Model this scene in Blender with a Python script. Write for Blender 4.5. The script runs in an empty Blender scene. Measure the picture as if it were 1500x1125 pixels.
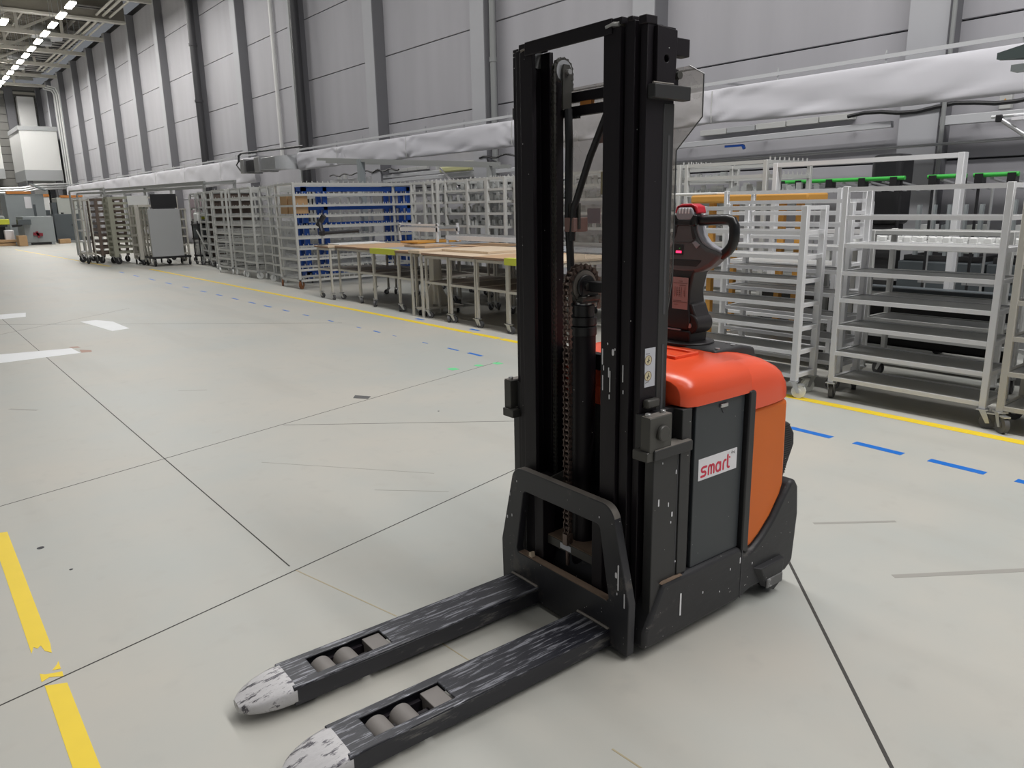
import bpy, bmesh, math, random
from mathutils import Vector, Matrix
random.seed(7)
PI = math.pi
SC = bpy.context.scene
COL = SC.collection

# ------------------------------------------------------------------ camera
cam_d = bpy.data.cameras.new('camera')
cam = bpy.data.objects.new('camera', cam_d); COL.objects.link(cam)
YAW, PITCH, ROLL, FPX, FORK = 0.679493634, 0.233903147, -0.0183691664, 1104.50935, 0.0213034936
cam_d.sensor_fit = 'HORIZONTAL'; cam_d.sensor_width = 36.0; cam_d.lens = FPX / 1500 * 36.0
cam_d.clip_start = 0.05; cam_d.clip_end = 400
_f = Vector((math.sin(YAW) * math.cos(PITCH), math.cos(YAW) * math.cos(PITCH), -math.sin(PITCH)))
_r = Vector((math.cos(YAW), -math.sin(YAW), 0)); _u = _r.cross(_f)
_r2 = math.cos(ROLL) * _r + math.sin(ROLL) * _u; _u2 = -math.sin(ROLL) * _r + math.cos(ROLL) * _u
cam.matrix_world = Matrix(((_r2.x, _u2.x, -_f.x, 0), (_r2.y, _u2.y, -_f.y, 0), (_r2.z, _u2.z, -_f.z, 1.55), (0, 0, 0, 1)))
SC.camera = cam

# ------------------------------------------------------------------ light
w = bpy.data.worlds.new('world'); SC.world = w; w.use_nodes = True
w.node_tree.nodes['Background'].inputs[0].default_value = (0.90, 0.94, 1.0, 1)
w.node_tree.nodes['Background'].inputs[1].default_value = 0.17
def area(name, loc, sx, sy, power, color=(1, 0.97, 0.93)):
    d = bpy.data.lights.new(name, 'AREA'); d.shape = 'RECTANGLE'; d.size = sx; d.size_y = sy
    d.energy = power; d.color = color
    o = bpy.data.objects.new(name, d); COL.objects.link(o); o.location = loc
    return o
# rows of fluorescent hall lamps under the roof, plus one added fill row
area('lamp_row', (-7.0, 32, 10.3), 0.5, 84, 200, (1, .985, .96))
area('lamp_row', (0.5, 32, 10.3), 0.5, 84, 640, (1, .985, .96))
area('lamp_row', (4.6, -2.5, 10.4), 0.4, 18, 950, (1, .985, .97))  # unseen extra row, added to brighten the near floor at right
area('lamp_row', (5.6, 8.0, 10.6), 0.4, 36, 1150, (1, .985, .97))
area('lamp_row', (7.72, 50, 10.15), 0.3, 46, 2300, (1, .98, .94))
SC.view_settings.view_transform = 'Standard'; SC.view_settings.look = 'None'
SC.view_settings.gamma = 1.0; SC.view_settings.use_curve_mapping = False
SC.view_settings.exposure = 0.0

# ------------------------------------------------------------------ materials
M = {}
def mat(name, col, rough=0.5, metal=0.0, var=0.0, scale=6.0, bump=0.0, specks=None, stretch=None, emit=None, spec=0.5, wear=None, streak=None):
    """wear = (colour, threshold, metallic): bare patches; specks = (colour, density scale, size)"""
    m = bpy.data.materials.new(name); m.use_nodes = True; nt = m.node_tree; N = nt.nodes; L = nt.links
    b = N['Principled BSDF']; b.inputs['Roughness'].default_value = rough; b.inputs['Metallic'].default_value = metal
    b.inputs['Specular IOR Level'].default_value = spec
    c4 = (*col, 1); b.inputs['Base Color'].default_value = c4
    tc = N.new('ShaderNodeTexCoord'); mp = N.new('ShaderNodeMapping'); L.new(tc.outputs['Object'], mp.inputs[0])
    if stretch: mp.inputs['Scale'].default_value = stretch
    out = None
    if var:
        n = N.new('ShaderNodeTexNoise'); n.inputs['Scale'].default_value = scale; n.inputs['Detail'].default_value = 5
        L.new(mp.outputs[0], n.inputs['Vector'])
        mx = N.new('ShaderNodeMix'); mx.data_type = 'RGBA'
        mx.inputs[6].default_value = tuple(max(0, c * (1 - var)) for c in col) + (1,)
        mx.inputs[7].default_value = tuple(min(1, c * (1 + var)) for c in col) + (1,)
        L.new(n.outputs[0], mx.inputs[0]); out = mx.outputs[2]
    def layer(prev, color, fac):
        mx = N.new('ShaderNodeMix'); mx.data_type = 'RGBA'
        if prev is None: mx.inputs[6].default_value = c4
        else: L.new(prev, mx.inputs[6])
        mx.inputs[7].default_value = (*color, 1); L.new(fac, mx.inputs[0]); return mx.outputs[2]
    def ramp(src, lo, hi):
        r = N.new('ShaderNodeMapRange'); r.inputs[1].default_value = lo; r.inputs[2].default_value = hi
        L.new(src, r.inputs[0]); return r.outputs[0]
    if wear:
        n = N.new('ShaderNodeTexNoise'); n.inputs['Scale'].default_value = wear[3] if len(wear) > 3 else 9
        n.inputs['Detail'].default_value = 8; n.inputs['Roughness'].default_value = 0.7
        L.new(mp.outputs[0], n.inputs['Vector']); f = ramp(n.outputs[0], wear[1], wear[1] + 0.06)
        out = layer(out, wear[0], f)
        if wear[2]:
            mm = N.new('ShaderNodeMath'); mm.operation = 'MULTIPLY'; mm.inputs[1].default_value = wear[2]
            L.new(f, mm.inputs[0]); L.new(mm.outputs[0], b.inputs['Metallic'])
    if specks:
        v = N.new('ShaderNodeTexVoronoi'); v.inputs['Scale'].default_value = specks[1]
        L.new(tc.outputs['Object'], v.inputs['Vector'])
        r = N.new('ShaderNodeMapRange'); r.inputs[1].default_value = specks[2]; r.inputs[2].default_value = specks[2] * 0.8
        L.new(v.outputs['Distance'], r.inputs[0])
        n2 = N.new('ShaderNodeTexNoise'); n2.inputs['Scale'].default_value = 14; L.new(tc.outputs['Object'], n2.inputs['Vector'])
        f2 = ramp(n2.outputs[0], 0.5, 0.56)
        mm = N.new('ShaderNodeMath'); mm.operation = 'MULTIPLY'; L.new(r.outputs[0], mm.inputs[0]); L.new(f2, mm.inputs[1])
        out = layer(out, specks[0], mm.outputs[0])
    if out is not None: L.new(out, b.inputs['Base Color'])
    if bump:
        n = N.new('ShaderNodeTexNoise'); n.inputs['Scale'].default_value = scale * 4; n.inputs['Detail'].default_value = 4
        L.new(mp.outputs[0], n.inputs['Vector'])
        bp = N.new('ShaderNodeBump'); bp.inputs['Strength'].default_value = bump; bp.inputs['Distance'].default_value = 0.01
        L.new(n.outputs[0], bp.inputs['Height']); L.new(bp.outputs[0], b.inputs['Normal'])
    if emit:
        b.inputs['Emission Color'].default_value = (*emit[0], 1); b.inputs['Emission Strength'].default_value = emit[1]
    M[name] = m
    return m

WHITE_SPECK = ((0.62, 0.61, 0.58), 40.0, 0.075)
mat('panel', (0.46, 0.455, 0.485), 0.85, 0, 0.13, 1.6, 0.12, stretch=(1, 1, .12))
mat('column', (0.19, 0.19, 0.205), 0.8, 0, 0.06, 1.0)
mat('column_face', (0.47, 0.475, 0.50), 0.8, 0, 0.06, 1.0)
mat('dark_gap', (0.07, 0.07, 0.075), 0.9)
mat('dark_pipe', (0.045, 0.045, 0.05), 0.5)
mat('grey_pipe', (0.30, 0.31, 0.31), 0.45)
mat('galvanised', (0.55, 0.56, 0.57), 0.35, 0.8, 0.1, 8)
mat('aluminium', (0.62, 0.63, 0.64), 0.38, 0.75)
mat('alu_profile', (0.42, 0.43, 0.42), 0.45, 0.4)
mat('fabric', (0.66, 0.655, 0.70), 0.9, 0, 0.03, 3)
mat('deck_metal', (0.30, 0.28, 0.24), 0.6, 0.2, 0.15, 2)
mat('truss_paint', (0.62, 0.60, 0.54), 0.6)
mat('cladding', (0.27, 0.265, 0.25), 0.6, 0, 0.1, 1)
mat('white_wall', (0.80, 0.80, 0.79), 0.7)
mat('grey_band', (0.42, 0.43, 0.44), 0.7)
mat('lamp_glow', (1, 1, 1), 0.5, emit=((1, 0.97, 0.9), 22.0))
mat('rack_white', (0.74, 0.745, 0.76), 0.42, 0.0, 0.05, 5)
mat('rack_grey', (0.54, 0.545, 0.53), 0.45, 0.0, 0.07, 5)
mat('rack_beige', (0.55, 0.53, 0.48), 0.5, 0.0, 0.08, 5)
mat('rack_olive', (0.37, 0.37, 0.30), 0.5, 0.0, 0.1, 5)
mat('rack_brown', (0.16, 0.12, 0.10), 0.6, 0.0, 0.25, 8)
mat('rack_blue', (0.012, 0.07, 0.33), 0.4)
mat('shelf_sheet', (0.50, 0.50, 0.49), 0.38, 0.15, 0.1, 6)
mat('black_plastic', (0.016, 0.016, 0.018), 0.42)
mat('dark_rubber', (0.03, 0.03, 0.032), 0.7)
mat('grey_wheel', (0.10, 0.10, 0.105), 0.6)
mat('white_plastic', (0.80, 0.81, 0.80), 0.35)
mat('brown_wheel', (0.22, 0.085, 0.03), 0.5)
mat('bright_rail', (0.72, 0.73, 0.75), 0.35, 0.3)
mat('lamp_green', (0.10, 0.13, 0.13), 0.5)
mat('joint_grey', (0.055, 0.052, 0.048), 0.8)
mat('stain_tan', (0.42, 0.36, 0.24), 0.5)
mat('stain_grey', (0.33, 0.32, 0.295), 0.5)
mat('stain_red', (0.42, 0.26, 0.20), 0.6)
mat('bracket_grey', (0.46, 0.475, 0.47), 0.45)
mat('wood', (0.52, 0.34, 0.20), 0.55, 0, 0.2, 4, stretch=(1, 8, 1))
mat('pale_wood', (0.66, 0.53, 0.39), 0.55, 0, 0.15, 4, stretch=(1, 8, 1))
mat('grey_top', (0.33, 0.35, 0.38), 0.45, 0, 0.1, 6)
mat('lime', (0.62, 0.66, 0.06), 0.5)
mat('orange_paint', (0.55, 0.21, 0.045), 0.5)
mat('amber', (0.62, 0.31, 0.06), 0.5)
mat('green', (0.05, 0.48, 0.07), 0.35)
mat('machine_grey', (0.30, 0.33, 0.34), 0.5, 0, 0.06, 3)
mat('machine_pale', (0.46, 0.48, 0.45), 0.5, 0, 0.05, 3)
mat('cabinet_dark', (0.085, 0.10, 0.11), 0.5)
mat('red_paint', (0.25, 0.015, 0.03), 0.5)
mat('cardboard', (0.50, 0.32, 0.17), 0.8, 0, 0.1, 5)
mat('yellow_tape', (0.86, 0.63, 0.035), 0.45, 0, 0.06, 8)
mat('blue_tape', (0.012, 0.16, 0.60), 0.4)
mat('white_tape', (0.82, 0.84, 0.86), 0.5, 0, 0.05, 4)
mat('green_tape', (0.16, 0.66, 0.30), 0.5)
mat('dark_tape', (0.10, 0.10, 0.10), 0.7)
mat('pale_yellow', (0.62, 0.62, 0.32), 0.6)
# forklift
mat('mast_black', (0.0095, 0.007, 0.010), 0.48, 0.0, 0.3, 7, 0.05, spec=0.3, specks=((0.6, 0.6, 0.58), 24.0, 0.05), stretch=(1, 1, 0.12), wear=((0.10, 0.07, 0.06), 0.72, 0.0, 10))
mat('chassis_black', (0.022, 0.022, 0.025), 0.5, 0.0, 0.25, 5, 0.15, specks=WHITE_SPECK, stretch=(.8, 1, 2), wear=((0.075, 0.07, 0.068), 0.60, 0.0, 6))
mat('pillar_black', (0.026, 0.026, 0.027), 0.48, 0.0, 0.15, 6, 0.05, specks=WHITE_SPECK)
mat('battery_slate', (0.036, 0.042, 0.048), 0.42, 0.0, 0.12, 5, 0.02, specks=((0.3, 0.3, 0.3), 30.0, 0.06))
mat('fork_worn', (0.016, 0.017, 0.024), 0.36, 0.0, 0.5, 6, 0.08, stretch=(1.3, 15, 6), wear=((0.24, 0.245, 0.275), 0.525, 0.35, 4))
mat('fork_side', (0.020, 0.020, 0.026), 0.4, 0.0, 0.3, 6, 0.06, stretch=(0.5, 3, 3), wear=((0.13, 0.125, 0.12), 0.55, 0.3, 6))
mat('bare_steel', (0.50, 0.49, 0.50), 0.34, 0.8, 0.2, 12, 0.12, stretch=(1.2, 4, 2), wear=((0.10, 0.095, 0.11), 0.535, 0.6, 12))
mat('scuffed', (0.13, 0.13, 0.13), 0.6, 0, 0.4, 20, wear=((0.4, 0.4, 0.4), 0.58, 0.0, 20))
mat('shelf_brown', (0.21, 0.185, 0.165), 0.5, 0, 0.15, 5)
mat('edge_brown', (0.30, 0.185, 0.12), 0.6, 0, 0.15, 5)
mat('plate_worn', (0.027, 0.027, 0.032), 0.42, 0.0, 0.3, 6, 0.06, specks=WHITE_SPECK, wear=((0.085, 0.078, 0.074), 0.58, 0.2, 6))
mat('dusty', (0.20, 0.14, 0.10), 0.85, 0.0, 0.3, 20)
mat('edge_steel', (0.24, 0.22, 0.20), 0.5, 0.4, 0.3, 15)
mat('roller', (0.20, 0.185, 0.175), 0.6, 0.0, 0.1, 15)
mat('chain_steel', (0.16, 0.12, 0.105), 0.35, 0.7, 0.3, 40)
mat('gunmetal', (0.07, 0.068, 0.062), 0.45, 0.3, 0.15, 9)
mat('bolt', (0.5, 0.5, 0.5), 0.35, 0.8)
mat('cowl_red', (0.80, 0.090, 0.030), 0.26, 0.0, 0.04, 3)
mat('side_orange', (0.66, 0.135, 0.008), 0.5, 0.0, 0.08, 5, 0.02)
mat('tiller_grey', (0.088, 0.083, 0.086), 0.5)
mat('tiller_light', (0.30, 0.30, 0.33), 0.4)
mat('tiller_black', (0.014, 0.012, 0.013), 0.45)
mat('grip_black', (0.008, 0.008, 0.009), 0.30)
mat('red_cap', (0.55, 0.012, 0.03), 0.35)
mat('led', (0.9, 0.02, 0.06), 0.3, emit=((1.0, 0.02, 0.08), 3.5))
mat('label_white', (0.78, 0.77, 0.80), 0.45)
mat('label_pink', (0.36, 0.25, 0.24), 0.5)
mat('label_grey', (0.55, 0.56, 0.61), 0.5)
mat('label_cream', (0.62, 0.55, 0.36), 0.5)
mat('print_red', (0.62, 0.03, 0.07), 0.5)
mat('print_dark', (0.06, 0.05, 0.05), 0.5)
mat('print_brown', (0.16, 0.07, 0.06), 0.5)
mat('sticker_brown', (0.22, 0.13, 0.115), 0.6)
mat('sticker_pink', (0.56, 0.46, 0.50), 0.6)

# floor: polished, slightly glossy coated concrete
m = mat('floor', (0.465, 0.465, 0.425), 0.45, spec=0.30)
nt = m.node_tree; N = nt.nodes; L = nt.links; b = N['Principled BSDF']
tc = N.new('ShaderNodeTexCoord')
n1 = N.new('ShaderNodeTexNoise'); n1.inputs['Scale'].default_value = 0.55; n1.inputs['Detail'].default_value = 6; n1.inputs['Roughness'].default_value = 0.6
n2 = N.new('ShaderNodeTexNoise'); n2.inputs['Scale'].default_value = 7; n2.inputs['Detail'].default_value = 6
mp2 = N.new('ShaderNodeMapping'); mp2.inputs['Scale'].default_value = (1.6, 0.25, 1); mp2.inputs['Rotation'].default_value = (0, 0, 0.35)
n3 = N.new('ShaderNodeTexNoise'); n3.inputs['Scale'].default_value = 1.1; n3.inputs['Detail'].default_value = 4
for n in (n1, n2): L.new(tc.outputs['Object'], n.inputs['Vector'])
L.new(tc.outputs['Object'], mp2.inputs[0]); L.new(mp2.outputs[0], n3.inputs['Vector'])
def mixc(a, bcol, fac_socket, lo, hi, prev=None):
    r = N.new('ShaderNodeMapRange'); r.inputs[1].default_value = lo; r.inputs[2].default_value = hi; L.new(fac_socket, r.inputs[0])
    x = N.new('ShaderNodeMix'); x.data_type = 'RGBA'
    if prev is None: x.inputs[6].default_value = (*a, 1)
    else: L.new(prev, x.inputs[6])
    x.inputs[7].default_value = (*bcol, 1); L.new(r.outputs[0], x.inputs[0]); return x.outputs[2]
c = mixc((0.435, 0.447, 0.422), (0.492, 0.474, 0.428), n1.outputs[0], 0.38, 0.62)
c = mixc(None, (0.40, 0.395, 0.362), n3.outputs[0], 0.55, 0.85, c)
c = mixc(None, (0.42, 0.412, 0.38), n2.outputs[0], 0.58, 0.9, c)
L.new(c, b.inputs['Base Color'])
r = N.new('ShaderNodeMapRange'); r.inputs[3].default_value = 0.40; r.inputs[4].default_value = 0.56; L.new(n1.outputs[0], r.inputs[0]); L.new(r.outputs[0], b.inputs['Roughness'])

# clear plastic guard
m = bpy.data.materials.new('clear_sheet'); m.use_nodes = True; nt = m.node_tree; N = nt.nodes; L = nt.links
b = N['Principled BSDF']; b.inputs['Base Color'].default_value = (0.80, 0.77, 0.74, 1); b.inputs['Roughness'].default_value = 0.25
tr = N.new('ShaderNodeBsdfTransparent'); tr.inputs[0].default_value = (0.95, 0.94, 0.92, 1)
mx = N.new('ShaderNodeMixShader'); mx.inputs[0].default_value = 0.17
n = N.new('ShaderNodeTexNoise'); n.inputs['Scale'].default_value = 3.5; n.inputs['Detail'].default_value = 6
rr = N.new('ShaderNodeMapRange'); rr.inputs[1].default_value = 0.35; rr.inputs[2].default_value = 0.75; rr.inputs[3].default_value = 0.20; rr.inputs[4].default_value = 0.46
tcc = N.new('ShaderNodeTexCoord'); L.new(tcc.outputs['Object'], n.inputs['Vector']); L.new(n.outputs[0], rr.inputs[0]); L.new(rr.outputs[0], mx.inputs[0])
L.new(tr.outputs[0], mx.inputs[1]); L.new(b.outputs[0], mx.inputs[2]); L.new(mx.outputs[0], N['Material Output'].inputs[0])
M['clear_sheet'] = m
mat('sheet_edge', (0.10, 0.105, 0.105), 0.3)

# ------------------------------------------------------------------ mesh builder
class MB:
    def __init__(s): s.bm = bmesh.new()
    def box(s, x0, x1, y0, y1, z0, z1, mtx=None):
        v = [s.bm.verts.new((mtx @ Vector(p)) if mtx else p) for p in
             ((x0, y0, z0), (x1, y0, z0), (x1, y1, z0), (x0, y1, z0), (x0, y0, z1), (x1, y0, z1), (x1, y1, z1), (x0, y1, z1))]
        for q in ((3, 2, 1, 0), (4, 5, 6, 7), (0, 1, 5, 4), (1, 2, 6, 5), (2, 3, 7, 6), (3, 0, 4, 7)): s.bm.faces.new([v[i] for i in q])
        return s
    def loft(s, rings, cap=True, closed=True):
        R = [[s.bm.verts.new(p) for p in ring] for ring in rings]
        n = len(R[0])
        for a, b2 in zip(R, R[1:]):
            for i in range(n if closed else n - 1):
                j = (i + 1) % n; s.bm.faces.new((a[i], a[j], b2[j], b2[i]))
        if cap: s.bm.faces.new(R[0][::-1]); s.bm.faces.new(R[-1])
        return s
    def cyl(s, p0, p1, r0, r1=None, n=12):
        p0 = Vector(p0); p1 = Vector(p1); r1 = r0 if r1 is None else r1
        d = (p1 - p0).normalized(); a = d.orthogonal().normalized(); b2 = d.cross(a)
        ring = lambda p, r: [p + a * (r * math.cos(2 * PI * i / n)) + b2 * (r * math.sin(2 * PI * i / n)) for i in range(n)]
        return s.loft([ring(p0, r0), ring(p1, r1)])
    def bar(s, p0, p1, w, h=None, up=(0, 0, 1)):
        p0 = Vector(p0); p1 = Vector(p1); h = w if h is None else h
        d = (p1 - p0).normalized(); up = Vector(up)
        if abs(d.dot(up)) > 0.98: up = Vector((1, 0, 0))
        a = d.cross(up).normalized() * (w / 2); b2 = a.cross(d).normalized() * (h / 2)
        rg = lambda p: [p - a - b2, p + a - b2, p + a + b2, p - a + b2]
        return s.loft([rg(p0), rg(p1)])
    def tube(s, pts, r, n=10):
        pts = [Vector(p) for p in pts]; rs = r if isinstance(r, (list, tuple)) else [r] * len(pts); rings = []
        ref = None
        for i, p in enumerate(pts):
            d = (pts[min(i + 1, len(pts) - 1)] - pts[max(i - 1, 0)]).normalized()
            if ref is None: ref = d.orthogonal().normalized()
            a = (ref - d * ref.dot(d)).normalized(); ref = a; b2 = d.cross(a)
            rings.append([p + a * (rs[i] * math.cos(2 * PI * k / n)) + b2 * (rs[i] * math.sin(2 * PI * k / n)) for k in range(n)])
        return s.loft(rings)
    def prism(s, outer, axis, a0, a1, holes=()):
        """polygon in the plane normal to axis, extruded a0..a1; axis x: (y,z), y: (x,z), z: (x,y)"""
        def P(p, a): return {'x': (a, p[0], p[1]), 'y': (p[0], a, p[1]), 'z': (p[0], p[1], a)}[axis]
        loops = [outer] + list(holes); caps = []
        for a in (a0, a1):
            edges = []; vs = []
            for lp in loops:
                v = [s.bm.verts.new(P(p, a)) for p in lp]; vs.append(v)
                for i in range(len(v)): edges.append(s.bm.edges.new((v[i], v[(i + 1) % len(v)])))
            if holes: bmesh.ops.triangle_fill(s.bm, use_beauty=True, use_dissolve=False, edges=edges)
            else: s.bm.faces.new(vs[0])
            caps.append(vs)
        for v0, v1 in zip(*caps):
            for i in range(len(v0)):
                j = (i + 1) % len(v0); s.bm.faces.new((v0[i], v0[j], v1[j], v1[i]))
        return s
    def build(s, name, material, parent=None, bevel=0, seg=2, smooth=True, loc=None):
        bmesh.ops.recalc_face_normals(s.bm, faces=s.bm.faces[:])
        me = bpy.data.meshes.new(name); s.bm.to_mesh(me); s.bm.free()
        me.materials.append(M[material] if isinstance(material, str) else material)
        if smooth:
            me.polygons.foreach_set('use_smooth', [True] * len(me.polygons)); me.set_sharp_from_angle(angle=math.radians(38))
        o = bpy.data.objects.new(name, me); COL.objects.link(o)
        if parent: o.parent = parent
        if loc: o.location = loc
        if bevel:
            md = o.modifiers.new('bevel', 'BEVEL'); md.width = bevel; md.segments = seg; md.limit_method = 'ANGLE'; md.angle_limit = math.radians(35); md.harden_normals = False
        return o
def tag(o, label=None, cat=None, group=None, kind=None):
    if label: o['label'] = label
    if cat: o['category'] = cat
    if group: o['group'] = group
    if kind: o['kind'] = kind
    return o
def thing(name, label, cat, loc=(0, 0, 0), rz=0, group=None):
    o = bpy.data.objects.new(name, None); COL.objects.link(o); o.empty_display_size = 0.1
    o.location = loc; o.rotation_euler = (0, 0, rz); return tag(o, label, cat, group)
def copy_tree(o, label=None, loc=None, rz=None, parent=None):
    c = o.copy(); COL.objects.link(c); c.parent = parent
    if label: c['label'] = label
    if loc is not None: c.location = loc
    if rz is not None: c.rotation_euler = (0, 0, rz)
    for ch in list(o.children): copy_tree(ch, parent=c)
    return c
def struct(mb, name, material, parent=None, **k):
    o = mb.build(name, material, parent, **k)
    if parent is None: o['kind'] = 'structure'
    return o
def link_copy(o, loc, parent=None):
    c = o.copy(); COL.objects.link(c); c.location = loc
    if parent: c.parent = parent
    return c

# ------------------------------------------------------------------ room shell
XW, XC, BAY = 11.55, 11.2, 5.0
floor = struct(MB().box(-26, XW + 0.2, -14, 76, -0.25, 0), 'floor', 'floor', smooth=False)
floor.location = (0, 0, 0)
def strip(name, material, p, q, wd, z=0.0009):
    """thin strip lying on the floor from p to q"""
    p = Vector((p[0], p[1], 0)); q = Vector((q[0], q[1], 0)); d = (q - p).normalized(); n = Vector((-d.y, d.x, 0)) * (wd / 2)
    mb = MB(); a, b2 = Vector((0, 0, z)), Vector((0, 0, 0.0001))
    mb.loft([[p - n + b2, p + n + b2, p + n + a, p - n + a], [q - n + b2, q + n + b2, q + n + a, q - n + a]])
    return mb.build(name, material, floor, smooth=False)
def patch(name, material, pts, z=0.0011):
    return MB().prism(pts, 'z', 0.0002, z).build(name, material, floor, smooth=False)
# sawn joints in the slab
for p, q, wd in [((-2.0, 4.16), (4.6, 5.91), .005), ((-2.5, 2.14), (2.75, 3.34), .006), ((1.15, 15.0), (1.155, 3.03), .006),
                 ((2.90, 1.66), (1.6, 0.42), .012), ((1.0, 13.05), (4.68, 9.5), .005), ((0.95, 11.9), (2.9, 13.55), .005), ((2.04, 5.21), (3.40, 4.10), .005),
                 ((2.67, 3.32), (5.3, 3.93), .005)]:
    strip('joint', 'joint_grey', p, q, wd)
# yellow lane line beside the racks, in lengths of tape
for y0, y1 in [(-3, 6.93), (6.97, 7.5), (7.53, 9.9), (9.92, 13.4), (13.42, 17.1), (17.14, 22.4)]:
    strip('yellow_line', 'yellow_tape', (5.45, y0), (5.45, y1), 0.095, 0.0012)
strip('yellow_line', 'yellow_tape', (4.9, 24.6), (4.3, 40), 0.08)
# yellow line at the left edge, torn where it crosses the joint
patch('yellow_line', 'yellow_tape', [(.164, 2.995), (.176, 3.04), (.186, 3.02), (.198, 3.035), (.204, 2.985), (.222, 2.955), (.228, 3.03), (.231, 4.33), (.165, 4.345)])
patch('yellow_line', 'yellow_tape', [(.165, 2.775), (.19, 2.79), (.229, 2.765), (.231, 2.80), (.205, 2.808), (.18, 2.82), (.168, 2.835)])
patch('yellow_line', 'yellow_tape', [(.205, 2.83), (.23, 2.82), (.231, 2.88), (.224, 2.86)])
patch('yellow_line', 'yellow_tape', [(.165, 0.2), (.232, 0.2), (.232, 2.715), (.2, 2.73), (.17, 2.745)])
# dashed blue line
y = -1.77
while y < 5.0:
    strip('blue_dash', 'blue_tape', (4.665, y), (4.672, y + 0.31), 0.062, 0.0011); y += 0.463
for y0, l, wd in [(6.26, .25, .045), (6.69, .21, .03), (7.3, .12, .015), (8.0, .10, .012), (8.4, .17, .03), (8.9, .12, .02), (9.7, .16, .03), (10.5, .2, .03),
                  (11.2, .25, .035), (11.9, .3, .04), (12.6, .3, .045), (13.4, .3, .045), (14.2, .32, .05), (15.1, .35, .05), (16.2, .4, .05), (17.4, .45, .055), (18.7, .5, .055), (20.1, .5, .055), (21.6, .5, .055)]:
    strip('blue_dash', 'blue_tape', (4.66 - (y0 - 6) * 0.004, y0), (4.665 - (y0 - 6) * 0.004, y0 + l), wd)
for y0 in (7.6, 8.9): strip('blue_dash', 'blue_tape', (5.62, y0), (5.63, y0 + .2), .05)
for pts in ([(.72, 9.57), (1.49, 9.61), (1.47, 10.03), (.2, 10.3), (.2, 9.55)], [(2.13, 11.1), (2.36, 11.19), (2.34, 12.09), (2.19, 12.44), (1.98, 12.44)], [(.6, 13.6), (1.46, 13.69), (1.53, 14.26), (.6, 14.4)]):
    patch('white_tape', 'white_tape', pts)
patch('dark_tape', 'dark_tape', [(2.80, 5.58), (2.88, 5.47), (2.94, 5.53), (2.86, 5.66)])
for x, y2, s in [(4.07, 5.94, .045), (4.35, 5.9, .035), (4.55, 5.85, .04), (4.93, 5.75, .04)]:
    patch('green_tape', 'green_tape', [(x - s, y2 - s), (x + s * .8, y2 - s * 1.2), (x + s, y2 + s * .8), (x, y2 + s * 1.4), (x - s * 1.1, y2 + s)])
for x, y2, s in [(.33, 4.0, .016), (.40, 3.65, .008), (3.1, 4.75, .008)]:
    MB().cyl((x, y2, .0002), (x, y2, .001), s, n=9).build('stain', 'dark_gap', floor)

# right wall: precast panels between columns
wall = struct(MB().box(XW + 0.06, XW + 0.3, -14, 76, 0, 11.6), 'wall_right', 'dark_gap', smooth=False)
ZP = [0, 2.04, 3.82, 5.61, 7.46, 9.42, 11.3]
proto = []
for z0, z1 in zip(ZP, ZP[1:]):
    proto.append(MB().box(0, 0.1, 0.0, BAY - 0.04, z0 + 0.012, z1 - 0.012).build('panel', 'panel', wall, bevel=0.006, seg=1))
for k in range(-3, 15):
    y0 = 4.90 + BAY * k + 0.02
    for o in proto:
        if k == -3: o.location = (XW, y0, 0)
        else: link_copy(o, (XW, y0, 0), wall)
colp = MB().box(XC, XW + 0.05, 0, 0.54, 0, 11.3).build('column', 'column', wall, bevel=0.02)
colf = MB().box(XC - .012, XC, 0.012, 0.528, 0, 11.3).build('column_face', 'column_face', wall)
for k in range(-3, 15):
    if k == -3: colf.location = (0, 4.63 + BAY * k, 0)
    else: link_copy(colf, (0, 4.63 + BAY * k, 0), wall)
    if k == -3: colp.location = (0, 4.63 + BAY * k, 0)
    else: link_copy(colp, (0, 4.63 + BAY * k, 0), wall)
# pipes running up the wall
def pipe(label, pts, r, material, name='pipe', cat='pipe', clips=(), hang=()):
    mb = MB().tube(pts, r, 10)
    o = mb.build(name, material); tag(o, label, cat)
    for c in clips: MB().cyl((c[0], c[1], c[2] - .05), (c[0], c[1], c[2] + .05), r * 1.18, n=10).build('pipe_collar', material, o)
    for c in hang: MB().cyl(c, (c[0], c[1], 12.4), .02, n=5).build('hanger', 'galvanised', o)
    return o
pipe('grey drainpipe beside the light column left of the mast top', [(11.3, 14.45, 0), (11.3, 14.45, 11)], .075, 'grey_pipe', 'drainpipe', clips=[(11.3, 14.45, 4.75), (11.3, 14.45, 2.5), (11.3, 14.45, 7)])
pipe('thick black pipe against the column above the end of the fabric duct', [(11.1, 24.36, 0), (11.1, 24.36, 11)], .14, 'dark_pipe', 'drainpipe')
pipe('thin dark cable pipe next to the thick black wall pipe', [(11.12, 24.75, 0), (11.12, 24.75, 11)], .04, 'grey_pipe')
pipe('thick black pipe on the farther dark column', [(11.08, 34.3, 0), (11.08, 34.3, 11)], .15, 'dark_pipe', 'drainpipe', clips=[(11.08, 34.3, 6.0), (11.08, 34.3, 8.2)])
pipe('bright white conduit rising mid panel above the metal duct', [(11.45, 27.0, 3.3), (11.45, 27.0, 11)], .07, 'white_wall', 'conduit')
pipe('thin pale conduit at the corner of the column at upper right', [(11.13, 4.56, 0), (11.13, 4.56, 11)], .028, 'grey_pipe', 'conduit')
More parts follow.
